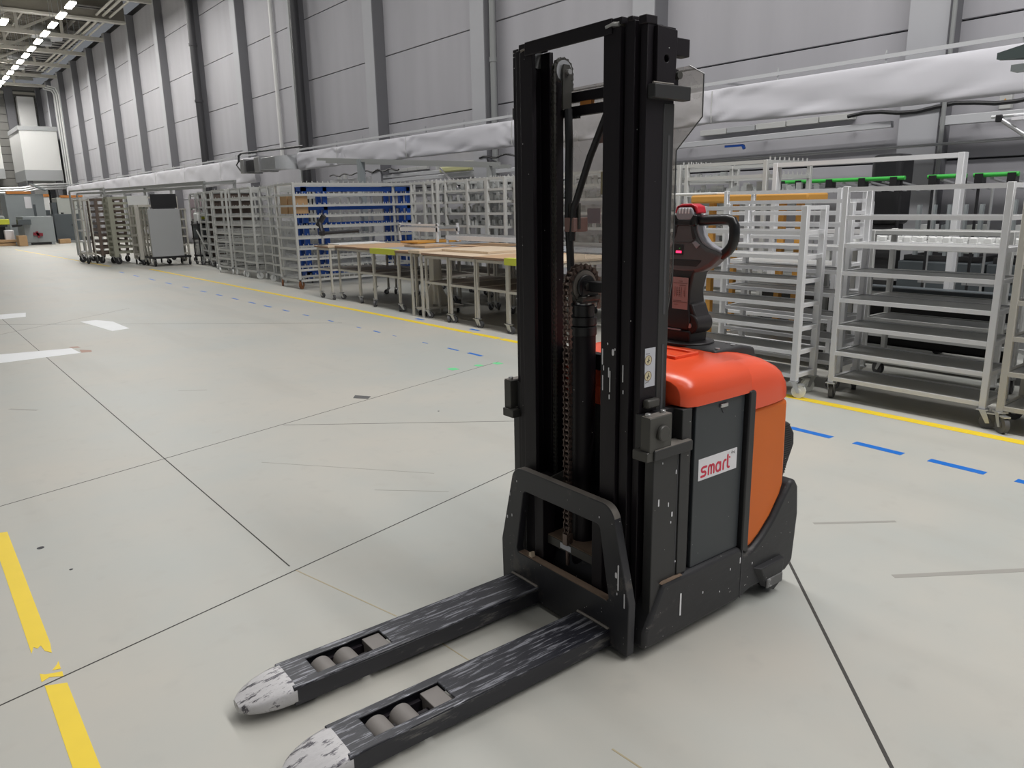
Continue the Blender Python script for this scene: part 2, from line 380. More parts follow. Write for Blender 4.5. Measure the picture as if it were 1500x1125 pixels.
for i in range(5):
    pipe(['thin wall pipe at the far end, first of five from the corner', 'thin wall pipe at the far end, second of five from the corner', 'thin wall pipe at the far end, third of five from the corner',
          'thin wall pipe at the far end, fourth of five from the corner', 'thin wall pipe at the far end, nearest of the five'][i],
         [(11.05, 66.0 - i * .42, 0), (11.05, 66.0 - i * .42, 9.9 - i * .05), (10.9, 66.0 - i * .42, 10.15), (10.4, 66.0 - i * .42, 10.25)], .045, 'grey_pipe' if i % 2 else 'white_wall')

# far end wall with horizontal cladding boards
far = struct(MB().box(-26, XW, 75.06, 75.3, 0, 11.6), 'wall_far', 'dark_gap', smooth=False)
bd = MB().box(-26, XW, 75.0, 75.07, 0.01, 0.60).build('board', 'cladding', far, bevel=.01, seg=1)
for k in range(1, 19): link_copy(bd, (0, 0, 0.62 * k), far)
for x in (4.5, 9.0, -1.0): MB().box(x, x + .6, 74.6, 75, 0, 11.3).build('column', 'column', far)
MB().box(9.75, 10.9, 74.0, 75, 0, 10.6).build('column', 'white_wall', far)

# ceiling: ribbed steel deck on cross trusses
ceil = struct(MB().box(-26, XW, -14, 76, 12.4, 12.6), 'ceiling', 'deck_metal', smooth=False)
rib = MB()
for k in range(120):
    yy = 30 + k * 0.38; rib.box(-8, XW, yy, yy + .16, 12.28, 12.41)
tag(rib.build('deck_rib', 'deck_metal', ceil, smooth=False), kind='stuff')
for x in (2.5, 5.0, 7.6, 10.2):
    MB().bar((x, 28, 12.2), (x, 75, 12.2), .10, .18).build('purlin', 'truss_paint', ceil)
ch = MB().bar((-10, 0, 10.95), (XC, 0, 10.95), .2, .2).build('truss_chord', 'truss_paint', ceil)
tc_ = MB().bar((-10, 0, 12.1), (XC, 0, 12.1), .2, .2).build('truss_chord', 'truss_paint', ceil)
vt = MB().bar((0, 0, 11.0), (0, 0, 12.1), .14).build('truss_post', 'truss_paint', ceil)
dg = MB().bar((0, 0, 11.0), (2.1, 0, 12.1), .12).build('truss_brace', 'truss_paint', ceil)
first = True
for k in range(5, 15):
    yy = 4.9 + BAY * k
    if k == 8:   # the one deep solid girder
        MB().box(-10, XC, yy - .08, yy + .08, 10.95, 12.3).build('girder', 'deck_metal', ceil)
        MB().box(-10, XC, yy - .2, yy + .2, 10.87, 10.97).build('girder_flange', 'truss_paint', ceil)
        continue
    for o, xs in ((ch, (0,)), (tc_, (0,)), (vt, (9.2, 7.1, 5.0, 2.9, 0.8)), (dg, (7.1, 5.0, 2.9, 0.8))):
        for x in xs:
            if first and x == xs[0]: o.location = (x, yy, 0)
            else: link_copy(o, (x, yy, 0), ceil)
    first = False

# ceiling lamps in one long row
lamp = thing('ceiling_lamp', 'lit fluorescent lamp in the long row under the roof', 'lamp', (7.72, 34.2, 10.2), 0, 'lit lamps of the long roof row')
MB().box(-.10, .10, 0, 1.25, 0.05, .12).build('housing', 'truss_paint', lamp)
MB().box(-.13, .13, .02, 1.23, 0, .05).build('tube', 'lamp_glow', lamp)
for yy in (.25, 1.0): MB().cyl((0, yy, .1), (0, yy, 2.1), .012, n=5).build('hanger', 'galvanised', lamp)
for k in range(1, 17): copy_tree(lamp, loc=(7.72, 34.2 + 2.25 * k, 10.2))
bl = copy_tree(lamp, 'bright lit lamp alone near the left edge beside the long row', (5.6, 42.2, 9.9)); del bl['group']
# roof services: pipes and ducts under the deck near the wall
for i, (x, z, r) in enumerate([(9.9, 11.15, .06), (10.2, 11.15, .06), (10.5, 11.1, .05)]):
    pipe(['pale pipe under the roof, farthest from the wall of three', 'pale pipe under the roof, middle of three', 'pale pipe under the roof, closest to the wall of three'][i], [(x, 40, z), (x, 64, z)], r, 'truss_paint', hang=[(x, 42 + 5 * k, z) for k in range(5)])
for i, (x, y2) in enumerate([(8.6, 51.5), (8.4, 60.5)]):
    t = thing('air_fan', ['silver roof fan unit hanging below the solid girder', 'smaller looking silver roof fan unit hanging farther off'][i], 'fan', (x, y2, 11.2))
    MB().cyl((-.6, 0, .2), (.5, 0, 0), .42, .36, 16).build('drum', 'galvanised', t)
    MB().cyl((.5, 0, 0), (.85, 0, -.05), .30, .20, 16).build('cowl', 'galvanised', t)
    MB().box(-.2, .25, -.3, .3, -.55, -.40).build('base', 'galvanised', t)
    MB().bar((0, 0, .2), (0, 0, 1.1), .06).build('hanger', 'truss_paint', t)
for i, y2 in enumerate((44.2, 52.5, 57.5, 62.5)):
    o = MB().box(8.9, 10.6, y2, y2 + 3.4, 11.35, 11.40).build('skylight_panel', 'cladding'); o.name = 'ceiling_panel'
    tag(o, ['mesh backed grey ceiling panel, nearest of the row by the wall', 'mesh backed grey ceiling panel, second of the row by the wall', 'mesh backed grey ceiling panel, third of the row by the wall', 'mesh backed grey ceiling panel, last of the row by the wall'][i], 'ceiling panel')
    g = MB()
    for k in range(5): g.bar((8.9, y2 + .1 + k * .8, 11.33), (10.6, y2 + .1 + k * .8, 11.33), .04)
    g.build('panel_grid', 'dark_pipe', o)
    for k in range(3): MB().cyl((9.0 + k * .7, y2 + 1.7, 11.38), (9.0 + k * .7, y2 + 1.7, 12.3), .012, n=5).build('hanger', 'galvanised', o)

# raised white cabins at the far end
def cabin(label, x0, x1, y0, y1, z0, z1, legx):
    t = thing('raised_cabin', label, 'cabin', ((x0 + x1) / 2, (y0 + y1) / 2, 0))
    X0, X1, Y0, Y1 = -(x1 - x0) / 2, (x1 - x0) / 2, -(y1 - y0) / 2, (y1 - y0) / 2
    MB().box(X0, X1, Y0, Y1, z0 + .75, z1 - .3).build('wall_box', 'white_wall', t)
    MB().box(X0 - .02, X1 + .02, Y0 - .02, Y1 + .02, z0, z0 + .75).build('base_band', 'grey_band', t)
    MB().box(X0 - .05, X1 + .05, Y0 - .05, Y1 + .05, z1 - .3, z1).build('roof_band', 'grey_band', t)
    for x in legx: MB().box(x - .15, x + .15, Y0 + .3, Y0 + .6, 0, z0).build('leg', 'column', t)
cabin('white raised cabin with grey base band by the wall corner', 8.5, 10.85, 66, 71.5, 3.85, 7.65, (-.9, 0.9))
cabin('second white raised cabin, cut by the left picture edge', 2.4, 7.9, 72, 74.5, 4.2, 7.9, (1.9,))
pr = thing('pipe_rack', 'bundle of grey pipes passing under the raised cabin', 'pipes', (8.6, 65, 3.55))
for i, z in enumerate((0, -.16, -.3)):
    MB().tube([(-5.5, .3 * i, z - .35), (-.6, .3 * i, z - .25), (.4, .3 * i, z - .02), (2.4, .3 * i, z + .05)], .07, 8).build('pipe', 'galvanised', pr)
MB().bar((-.2, .3, .35), (-.2, .3, -.35), .05).build('bracket', 'grey_pipe', pr); MB().bar((2.1, .3, .35), (2.1, .3, -.35), .05).build('bracket', 'grey_pipe', pr)
pipe('thin wire hanging down in front of the left cabin', [(6.3, 62, 12.2), (6.3, 62, 3.2)], .035, 'grey_pipe', 'wire', 'wire')

# white fabric air ducts hanging along the wall
def duct(name, label, y0, y1, ztop, zbot, seams, endround=0.0):
    n = int((y1 - y0) / (0.06 if y0 < 10 else .15)); rings = []; K = 34
    for i in range(n + 1):
        yy = y0 + (y1 - y0) * i / n
        g = sum(math.exp(-((yy - s) / .42) ** 2) for s in seams); sg = min([abs(yy - s) for s in seams] + [9])
        e = 1.0
        if endround and yy > y1 - endround: e = math.sqrt(max(0.02, 1 - ((yy - (y1 - endround)) / endround) ** 2))
        zt = ztop - (1 - e) * .3; zb = zbot + .025 * g + .012 * math.sin(yy * .9 + 1) + (1 - e) * .3
        ring = []
        for k in range(K):
            a = 2 * PI * k / K; cz = math.cos(a); sx = math.sin(a)
            h = (zt + zb) / 2 + (zt - zb) / 2 * math.copysign(abs(cz) ** .55, cz)
            v = (h - zb) / max(.01, zt - zb)
            off = .085 * e * (1 if sx > 0 else -1) * abs(sx) ** .35
            wr = g * .017 * math.sin(26 * (h - abs(yy - min(seams, key=lambda s: abs(yy - s))) * .5)) + .020 * max(0, math.sin(3.1 * yy + 7.5 * v)) ** 3 * (1 - v * .6) + .026 * max(0, math.sin(1.4 * yy - 4.5 * v + 1)) ** 2
            ring.append((off + wr, yy - y0, h - zbot))
        rings.append(ring)
    t = thing(name, label, 'air duct', (10.3, y0, zbot))
    MB().loft(rings).build('sleeve', 'fabric', t)
    MB().bar((.02, 0, ztop - zbot + .09), (.02, y1 - y0, ztop - zbot + .09), .045, .05).build('rail', 'bright_rail', t)
    for k in range(int((y1 - y0) / 1.55)):
        MB().cyl((.02, .4 + k * 1.55, ztop - zbot - .02), (.02, .4 + k * 1.55, ztop - zbot + .17), .012, n=5).build('hook', 'galvanised', t)
    for k in range(int((y1 - y0) / 5)): MB().bar((.02, 1.0 + k * 5, ztop - zbot + .09), (XC - 10.3, 1.0 + k * 5 if abs((y0 + 1.0 + k * 5 - 4.63) % 5) < .54 else 1.0 + k * 5, ztop - zbot + .09), .03).bar((XC - 10.3, 1.0 + k * 5, ztop - zbot + .09), (XW - 10.3, 1.0 + k * 5, ztop - zbot + .09), .03).build('wall_bracket', 'galvanised', t)
    for s in seams: MB().tube([(-.088, s - y0, .04), (-.10, s - y0, (ztop - zbot) * .5), (-.088, s - y0, ztop - zbot - .03)], .008, 5).build('seam', 'rack_grey', t)
    return t
duct('fabric_duct', 'long white fabric air duct sagging along the wall behind the racks', 1.5, 23.2, 3.22, 2.69, [7.6, 12.5, 16.6, 20.3], .25)
duct('fabric_duct', 'farther white fabric air duct running on to the end wall', 26.6, 62.0, 3.30, 2.45, [30, 34.5, 39, 44, 50, 56], .8)
t = thing('metal_duct', 'shiny sheet metal duct between the two white fabric ducts', 'air duct', (10.0, 21.6, 2.72))
MB().box(-.3, .3, 1.9, 3.1, .04, .42).build('trunk', 'galvanised', t, bevel=.01)
MB().loft([[(-.3, 1.9, .04), (.3, 1.9, .04), (.3, 1.9, .42), (-.3, 1.9, .42)], [(.2, 1.62, .02), (.38, 1.62, .02), (.38, 1.62, .46), (.2, 1.62, .46)]]).build('reducer', 'galvanised', t)
MB().box(-.36, .3, 3.1, 3.5, .0, .46).build('collar', 'bolt', t, bevel=.01)
MB().box(-.28, .28, 3.55, 4.4, .05, .40).build('damper', 'black_plastic', t)
MB().box(-.36, .3, 4.45, 4.75, 0, .46).build('collar', 'bolt', t, bevel=.01)
MB().tube([(-.3, 5.0, .40), (-.3, 4.95, .60), (-.3, 4.7, .66), (0, .4, .62)], .035, 8).build('support_pipe', 'dark_pipe', t)
MB().tube([(-.3, 5.0, .42), (-.35, 5.1, .3), (-.3, 4.9, .1)], .025, 8).build('hose', 'black_plastic', t)

# cable trunking, rails and boxes on the wall
def trunk(label, y0, y1, z0, z1, xx=11.48):
    t = thing('cable_trunking', label, 'cable trunking', (xx, y0, z0))
    n = max(2, int((y1 - y0) / .5)); st = (y1 - y0) / n
    for k in range(n):
        dz = (z1 - z0) * k / n
        MB().box(-.04, .06, k * st + .01, (k + 1) * st - .01, dz - .045, dz + .045).build('cover', 'grey_band' if k % 4 == 3 else 'rack_grey', t, bevel=.006)
    return t
trunk('grey cable trunking on the wall to the right of the plastic guard', 5.95, 8.75, 2.74, 2.70)
trunk('grey cable trunking on the wall above the blue rack', 17.6, 19.6, 2.55, 2.52)
trunk('short grey trunking on the wall above the table trolleys', 15.2, 16.6, 2.58, 2.55)
def cable(label, pts, r=.022):
    return tag(MB().tube(pts, r, 8).build('cable', 'black_plastic'), label, 'cable')
def wig(y0, y1, z, n=14, a=.03): return [(11.17 + .01 * math.sin(i * 2), y0 + (y1 - y0) * i / n, z + a * math.sin(i * 1.3)) for i in range(n + 1)]
cable('black cable draped along the wall under the fabric duct at right', wig(5.9, 2.5, 2.71), .028)
cable('black cable draped on the wall just left of the mast', wig(14.9, 12.6, 2.63))
cable('black cable draped on the wall above the white rod racks', wig(22.8, 20.5, 2.52))
cable('black cable draped on the wall above the blue racks', wig(20.6, 18.6, 2.55))
def wallbox(label, y0, z, s=.09, sign=False):
    o = tag(MB().box(-.07, .02, 0, s * 1.5, -s, s).build('socket_box', 'rack_grey', bevel=.01), label, 'socket box'); o.location = (11.45, y0, z)
    if sign: MB().prism([(s * .45, -.01), (s * 1.05, -.01), (s * .75, .04)], 'x', -.073, -.07).build('warning_sign', 'amber', o)
wallbox('pale socket box with a small yellow warning triangle', 3.86, 2.72, .095, True)
wallbox('plain pale socket box at the right picture edge', 3.55, 2.73, .07)
for i, (y0, z) in enumerate([(17.0, 2.52), (16.7, 2.53), (22.6, 2.45), (22.2, 2.47)]):
    wallbox(['pale socket box left of the pale yellow case, farther of two', 'pale socket box left of the pale yellow case, nearer of two', 'socket box over the far rod racks, farther of two', 'socket box over the far rod racks, nearer of two'][i], y0, z, .07)
tag(MB().box(11.15, 11.38, 15.3, 16.6, 2.37, 2.50).build('cable_tray_cover', 'pale_yellow', bevel=.03), 'pale yellow wrapped bundle on the wall rail', 'bundle')
def wrail(label, y0, y1, z0, z1, wd=.09, material='galvanised', x=11.3):
    o = tag(MB().bar((x, y0, z0), (x, y1, z1), wd, wd).build('wall_rail', 'bright_rail', bevel=.006), label, 'rail')
    for f in (.15, .5, .85): MB().bar((x, y0 + (y1 - y0) * f, z0 + (z1 - z0) * f), (11.5, y0 + (y1 - y0) * f, z0 + (z1 - z0) * f), .04).build('bracket', 'grey_pipe', o)
wrail('shiny metal rail on the wall below the trunking', 5.3, 9.6, 2.56, 2.51)
wrail('wide shiny wall beam at the right picture edge', 2.4, 4.6, 2.52, 2.53, .12, x=11.2)
wrail('grey metal rail on the wall above the blue rack', 13.2, 20.0, 2.32, 2.25)
wrail('grey rail lower on the wall behind the rod racks', 14.5, 23, 2.42, 2.35)
pipe('thin pipe with a loop of cord running low along the wall', [(11.0, 2.0, 2.24), (11.0, 9.8, 2.19)], .02, 'galvanised')
tag(MB().bar((11.3, 7.75, 2.44), (11.3, 8.1, 2.44), .035).bar((11.3, 7.75, 2.44), (11.3, 7.72, 2.38), .04).build('air_gun', 'rack_blue'), 'small blue tool hanging under the shiny wall rail', 'tool')

# faint rusty drips and scuffs on the slab
for p, q, wd, mm in [((1.16, 2.98), (1.30, 2.35), .006, 'stain_tan'), ((1.32, 2.2), (1.36, 1.7), .005, 'stain_tan'), ((1.4, 1.3), (1.43, .8), .006, 'stain_tan'), ((1.78, 6.9), (1.98, 6.75), .012, 'stain_grey'), ((3.05, 1.25), (3.75, .75), .03, 'stain_grey'), ((3.3, 1.75), (3.62, 1.5), .02, 'stain_grey'), ((.55, 7.2), (.72, 7.0), .03, 'stain_grey'), ((1.9, 3.6), (2.2, 3.3), .004, 'stain_grey'), ((1.6, 4.5), (2.3, 3.6), .004, 'stain_grey')]:
    strip('stain', mm, p, q, wd, .0007)
patch('stain', 'stain_red', [(1.50, 9.62), (1.60, 9.58), (1.62, 9.72), (1.52, 9.85)], .0006)
patch('stain', 'stain_red', [(1.47, 10.03), (1.56, 10.0), (1.55, 10.12), (1.46, 10.15)], .0006)
# ------------------------------------------------------------------ trolleys and racks
def caster(parent, x, y, r, wheel='grey_wheel', yaw=0.0, brake=True):
    c, s = math.cos(yaw), math.sin(yaw)
    R = Matrix.Translation((x, y, 0)) @ Matrix.Rotation(yaw, 4, 'Z')
    mb = MB()
    mb.box(-.035, .035, -.035, .035, 2 * r + .018, 2 * r + .026, R)
    for sy in (-1, 1):
        v = [(-.022, 2 * r + .02), (.022, 2 * r + .02), (.052, r - .012), (.028, r - .016)]
        pts = [[R @ Vector((p[0], sy * .022 + d, p[1])) for p in v] for d in (-.002, .002)]
        mb.loft(pts)
    if brake: mb.box(.03, .085, -.022, .022, 2 * r - .004, 2 * r + .006, R)
    o = mb.build('caster', 'galvanised', parent)
    mw = MB(); p = R @ Vector((.04, 0, r)); d = R.to_3x3() @ Vector((0, .016, 0))
    mw.cyl(p - d, p + d, r, n=14); mw.cyl(p - d * 1.3, p + d * 1.3, r * .4, n=8)
    mw.build('wheel', wheel, o)
def rack(name, label, cat, W, D, H, levels, sheets=(), post=.04, material='rack_white', wheel_r=.05, wheel='grey_wheel', pins=(), rail=.03, loc=(0, 0, 0), rz=0, group=None, pinstep=.12, casters=True, ends_only=False, sheet_mat='shelf_sheet'):
    """local x = depth 0..D (away from the aisle), local y = 0..W along the aisle"""
    t = thing(name, label, cat, loc, rz, group)
    z0 = 2 * wheel_r + .025
    for x in (0, D):
        for y in (0, W):
            sx = x + (post / 2 if x == 0 else -post / 2); sy = y + (post / 2 if y == 0 else -post / 2)
            MB().box(sx - post / 2, sx + post / 2, sy - post / 2, sy + post / 2, z0, H).build('post', material, t, bevel=.003, seg=1)
            if casters: caster(t, sx, sy, wheel_r, wheel, random.uniform(-2.6, 2.6))
    h = rail / 2; p = post
    for i, z in enumerate(levels):
        mb = MB()
        if not ends_only:
            mb.box(h * .3, h * .3 + rail, p, W - p, z - h, z + h); mb.box(D - rail - h * .3, D - h * .3, p, W - p, z - h, z + h)
        else:
            mb.box(h * .3, h * .3 + rail, p, W - p, z - h, z + h); mb.box(D - rail - h * .3, D - h * .3, p, W - p, z - h, z + h)
        mb.box(p, D - p, h * .3, h * .3 + rail, z - h, z + h); mb.box(p, D - p, W - rail - h * .3, W - h * .3, z - h, z + h)
        if i in pins:
            k = p + .05
            while k < D - p:
                for yy in (h * .3 + rail / 2, W - h * .3 - rail / 2): mb.bar((k, yy, z + h), (k, yy + .0, z + h + .035), .012)
                k += pinstep
        s = mb.build('shelf', material, t)
        if i in sheets:
            MB().box(rail * .9, D - rail * .9, rail * .9, W - rail * .9, z + h - .012, z + h - .006).build('shelf_sheet', sheet_mat, s)
    return t

LV8 = [.165 + .207 * k for k in range(8)]
# three big shelf trolleys by the yellow line at right
caster_seed = random.seed(3)
rack('shelf_trolley', 'big white shelf trolley standing whole at right, six grey shelves under two bare rails', 'trolley', 1.13, .42, 1.635, LV8, range(6), .042, loc=(5.60, 1.82, 0), wheel_r=.055)
rack('shelf_trolley', 'off white shelf trolley cut by the right picture edge', 'trolley', 1.13, .45, 1.66, [.165 + .235 * k for k in range(7)], range(6), .042, 'rack_beige', loc=(5.58, .62, 0), wheel_r=.058)
rack('shelf_trolley', 'white shelf trolley right behind the steering tiller with shelves on a slant', 'trolley', 1.18, .34, 1.50, [.175 + .187 * k for k in range(8)], range(6), .05, loc=(5.42, 3.12, 0), rz=.03, wheel_r=.055, wheel='white_plastic')
rack('shelf_trolley', 'white shelf trolley hidden behind the slanted one, with thin shelves', 'trolley', 1.18, .34, 1.52, [.22 + .187 * k for k in range(8)], range(6), .045, loc=(5.88, 3.0, 0), wheel_r=.055)
rack('shelf_trolley', 'low white shelf trolley seen through the big one at right', 'trolley', 1.06, .42, 1.29, [.2, .55, .73, .93, 1.27], range(5), .042, 'rack_grey', loc=(6.35, 2.02, 0), wheel_r=.055)
rack('shelf_trolley', 'grey shelf trolley behind the gap of the two nearest trolleys', 'trolley', .9, .5, 1.45, [.2 + .25 * k for k in range(6)], range(3), .045, 'rack_grey', loc=(6.35, .85, 0), wheel_r=.055)
rack('shelf_trolley', 'white shelf trolley with a bare top frame behind the slanted trolley', 'trolley', 1.22, .5, 1.64, [.2, .45, .7, .95, 1.2, 1.42, 1.62], range(4), .04, loc=(6.55, 3.46, 0), wheel_r=.055)
rack('tall_frame', 'tall bare white frame rising behind the big shelf trolleys', 'frame', 2.02, .10, 1.955, [.3, 1.2, 1.93], (), .055, loc=(8.0, 3.05, 0), wheel_r=.06, rail=.045)
rack('shelf_trolley', 'low wide grey shelf trolley at the back beneath the tall bare frame', 'trolley', 1.9, .6, 1.12, [.3, .62, 1.10], range(3), .05, 'rack_grey', loc=(7.05, 1.95, 0), wheel_r=.06)
# white plastic blocks lying in a row on the back trolley
pb = None
for k in range(26):
    y = 1.98 + .07 * k
    if pb is None:
        pb = MB().box(-.05, .05, 0, .058, 0, .045).box(-.05, -.01, .0, .058, .04, .085).build('plastic_block', 'white_plastic', bevel=.006)
        tag(pb, 'small white plastic block in the long row on the low grey back trolley', 'plastic part', 'white plastic blocks in a row on the back trolley'); pb.location = (7.35, y, 1.115)
    else:
        link_copy(pb, (7.35 + random.uniform(-.02, .02), y, 1.115))
for k in range(16):
    link_copy(pb, (7.2, 2.0 + .11 * k, 1.115))
# long rack row against the wall side, ends on
N1 = rack('rod_rack', 'pale rod rack behind the plastic guard, right of the orange bench', 'rack', 1.18, 1.0, 2.0, [.3, .6, .9, 1.15, 1.40, 1.62, 1.82, 1.98], (), .05, 'rack_grey', loc=(8.0, 5.15, 0), pins=(3, 4, 5, 6, 7), pinstep=.1, rail=.04)
for i, y in enumerate([6.4, 7.7, 9.0, 10.0, 10.58, 11.2, 12.0, 12.2, 12.6]):
    labs = ['pale rod rack behind the mast, right of the strut', 'pale rod rack hidden behind the mast rails', 'pale rod rack just left of the mast, nearest of that row', 'second pale rod rack left of the mast', 'third pale rod rack left of the mast',
            'fourth pale rod rack left of the mast', 'fifth pale rod rack left of the mast, narrow gap beside it', 'sixth pale rod rack left of the mast, narrow gap beside it', 'pale rod rack at the right end of the blue rack']
    ws = [1.2, 1.2, .9, .52, .58, .72, .2, .34, .5]
    rack('rod_rack', labs[i], 'rack', ws[i], 1.3, 2.0, [.3, .6, .95, 1.18, 1.40, 1.60, 1.80, 1.98], (), .05, 'rack_grey', loc=(8.0 + .05 * (i % 3), y, 0), pins=(3, 4, 5, 6, 7), pinstep=.1, rail=.04)
# things lying on those racks: rows of grey brackets
br = None; kk = 0
for (y0, y1, zs) in [(5.15, 6.2, (1.42, 1.64)), (6.5, 8.8, (.97, 1.2, 1.42, 1.62, 1.82)), (9.1, 12.5, (1.2, 1.42, 1.62, 1.82))]:
    for z in zs:
        y = y0
        while y < y1:
            wd = random.choice((.05, .07, .09)); hh = random.uniform(.07, .13)
            if br is None:
                mb = MB(); mb.box(0, .9, -.02, .02, 0, .02); mb.box(0, .03, -.03, .03, 0, .11); mb.box(.86, .9, -.03, .03, 0, .10); mb.box(.3, .36, -.02, .02, 0, .07)
                br = mb.build('bracket', 'bracket_grey'); tag(br, 'small pale metal bracket lying across the rails of a rod rack', 'bracket', 'brackets on the pale rod racks'); br.location = (8.08, y, z)
            else:
                o = link_copy(br, (8.08 + random.uniform(0, .2), y, z)); o.scale = (1, random.uniform(.8, 1.6), hh / .1)
            kk += 1; y += random.uniform(.10, .17)
# bench with orange top and yellow posts
t = thing('orange_bench', 'bench frame with an orange top beam and amber posts behind the slanted trolley', 'bench', (7.2, 4.15, 0))
MB().box(0, .4, 0, 1.45, 1.52, 1.61).build('top_beam', 'amber', t, bevel=.02)
for y in (.12, .32, .9, 1.2): MB().box(.1, .16, y, y + .06, .0, 1.52).build('post', 'amber', t)
MB().box(.02, .35, .1, 1.35, .7, .74).build('shelf', 'rack_grey', t); MB().box(.02, .35, .1, 1.35, 1.05, 1.09).build('shelf', 'rack_grey', t)
tag(MB().box(7.22, 7.58, 5.25, 5.95, 1.612, 1.64).build('white_board', 'white_plastic', bevel=.01), 'white board lying at the left end of the orange bench top', 'board')
# gravity pipe racks with green guide strips
for i, (y0, y1, x) in enumerate([(4.1, 5.75, 9.2), (3.45, 3.85, 9.2), (2.95, 3.38, 9.2)]):
    t = thing('pipe_rack', ['pipe rack with the longest bright green strip, behind the tall bare frame', 'pipe rack with a short green strip, middle of three', 'pipe rack with a short green strip, nearest the right edge'][i], 'pipe rack', (x, y0, 0))
    Lg = y1 - y0
    for y in (0.05, Lg - .05):
        MB().cyl((0, y, 0), (0, y, 1.78), .016, n=8).build('pole', 'black_plastic', t)
        MB().cyl((.9, y, 0), (.9, y, 1.68), .016, n=8).build('pole', 'aluminium', t)
    MB().cyl((-.03, 0, 1.765), (-.03, Lg, 1.765), .024, n=10).build('green_strip', 'green', t)
    for y in ([.12, .3 * Lg, .55 * Lg, .8 * Lg, Lg - .1] if Lg > 1 else [.06, Lg - .06]): MB().box(-.06, .05, y - .04, y + .04, 1.68, 1.78).build('joint_clamp', 'black_plastic', t)
    n = int(Lg / .16)
    for k in range(n): MB().bar((0, .1 + k * .16, 1.73), (.95, .1 + k * .16, 1.63), .035, .02).build('roller_track', 'aluminium', t)
    for z in (1.1, .6): MB().bar((0, 0, z), (0, Lg, z), .03).build('crossbar', 'aluminium', t); MB().bar((.9, 0, z - .06), (.9, Lg, z - .06), .03).build('crossbar', 'black_plastic', t)
    for k in range(int(Lg / .2)): MB().bar((0, .1 + k * .2, 1.1), (.9, .1 + k * .2, 1.04), .05, .02).build('roller_track', 'alu_profile', t)
tag(MB().box(10.2, 10.6, 4.62, 5.02, 1.2, 2.10).build('equipment_cover', 'black_plastic', bevel=.07, seg=4), 'black rounded cover standing behind the green strip rack', 'cover')
MB().box(10.25, 10.55, 4.68, 4.96, 0, 1.2).build('stand', 'dark_rubber', bpy.data.objects['equipment_cover'])
t = thing('pipe_stand', 'stand of shiny pipes and black joints at the right picture edge', 'pipe stand', (8.6, 2.52, 0))
MB().cyl((0, 0, 0), (0, 0, 2.33), .016, n=8).build('pole', 'aluminium', t)
MB().cyl((0, .55, 2.30), (0, -1.0, 2.31), .016, n=8).build('top_pipe', 'aluminium', t)
MB().cyl((0, .48, 2.28), (0, .07, 1.98), .022, n=10).build('brace', 'aluminium', t)
MB().cyl((0, 0, 2.1), (0, -1.0, 2.1), .014, n=8).build('arm', 'alu_profile', t)
for p in ((0, 0, 2.28), (0, .48, 2.28), (0, .03, 1.97), (0, 0, 2.1), (0, -.04, 2.2)): MB().box(p[0] - .03, p[0] + .03, p[1] - .03, p[1] + .03, p[2] - .035, p[2] + .035).build('joint_clamp', 'black_plastic', t, bevel=.01)
MB().box(-.05, .05, .2, .36, 2.25, 2.28).build('hanger_plate', 'label_white', t)
t = thing('light_bar', 'dark green machine lamp arm poking in at the right edge over the duct', 'lamp arm', (6.0, 1.72, 2.45))
MB().loft([[(-.02, .43, -.01), (.05, .43, -.01), (.05, .43, .03), (-.02, .43, .03)], [(-.05, .2, -.03), (.1, .2, -.03), (.1, .2, .07), (-.05, .2, .07)], [(-.05, -.8, -.03), (.1, -.8, -.03), (.1, -.8, .05), (-.05, -.8, .05)]]).build('arm', 'lamp_green', t)
MB().box(-.04, .08, -.8, .33, -.10, -.06).build('lamp_strip', 'machine_grey', t)
MB().box(-.02, .02, -1.0, -.94, -.03, .0).build('end_cap', 'black_plastic', t)
MB().cyl((.13, -1.02, -2.45), (.13, -1.02, 0), .03, n=8).box(.0, .16, -1.05, -.75, -.02, .02).build('pole', 'alu_profile', t)
# dark machines behind the trolleys
for i, (x, y, wd, hh) in enumerate([(10.2, 2.4, 1.1, 1.5), (10.2, 3.55, 1.0, 1.45), (10.2, 1.0, 1.2, 1.4)]):
    t = thing('conveyor_machine', ['dark conveyor machine behind the green strip racks, middle', 'dark conveyor machine behind the green strip racks, farthest', 'dark conveyor machine behind the green strip racks, nearest the right edge'][i], 'machine', (x, y, 0))
    MB().box(0, .9, 0, wd, .1, .75).build('body', 'cabinet_dark', t, bevel=.02)
    MB().box(.05, .85, .05, wd - .05, .75, .82).build('belt', 'dark_rubber', t)
    for k in range(5): MB().box(.1, .16, .1 + k * wd / 5.5, .14 + k * wd / 5.5, .82, hh).build('post', 'machine_grey', t)
    MB().box(.05, .85, .05, wd - .05, 0, .1).build('plinth', 'black_plastic', t)
    for k in range(3): MB().box(.2, .5, .15 + k * wd / 3.4, .3 + k * wd / 3.4, .85, 1.2).build('module', ['machine_pale', 'machine_grey', 'white_plastic'][k], t)

for i, (x, y, wd, dp) in enumerate([(8.2, 1.0, 1.3, .9), (7.72, 2.4, 1.5, .2), (7.72, 4.0, .95, .25), (6.95, .55, 1.2, .9)]):  # invented dark blocks standing in for the deep shade behind the trolleys
    t = thing('container', ['low black lidded container behind the trolleys, third from the left', 'low black lidded container behind the trolleys, second from the left', 'low black lidded container behind the trolleys, leftmost', 'low black lidded container behind the trolleys, rightmost'][i], 'container', (x, y, 0))
    MB().box(0, dp, 0, wd, .08, .62).build('body', 'black_plastic', t, bevel=.02); MB().box(-.02, dp + .02, -.02, wd + .02, .62, .67).build('lid', 'cabinet_dark', t, bevel=.01)
    for a in (.03, dp - .13):
        for b2 in (.03, wd - .13): MB().box(a, a + .1, b2, b2 + .1, 0, .08).build('foot', 'black_plastic', t)
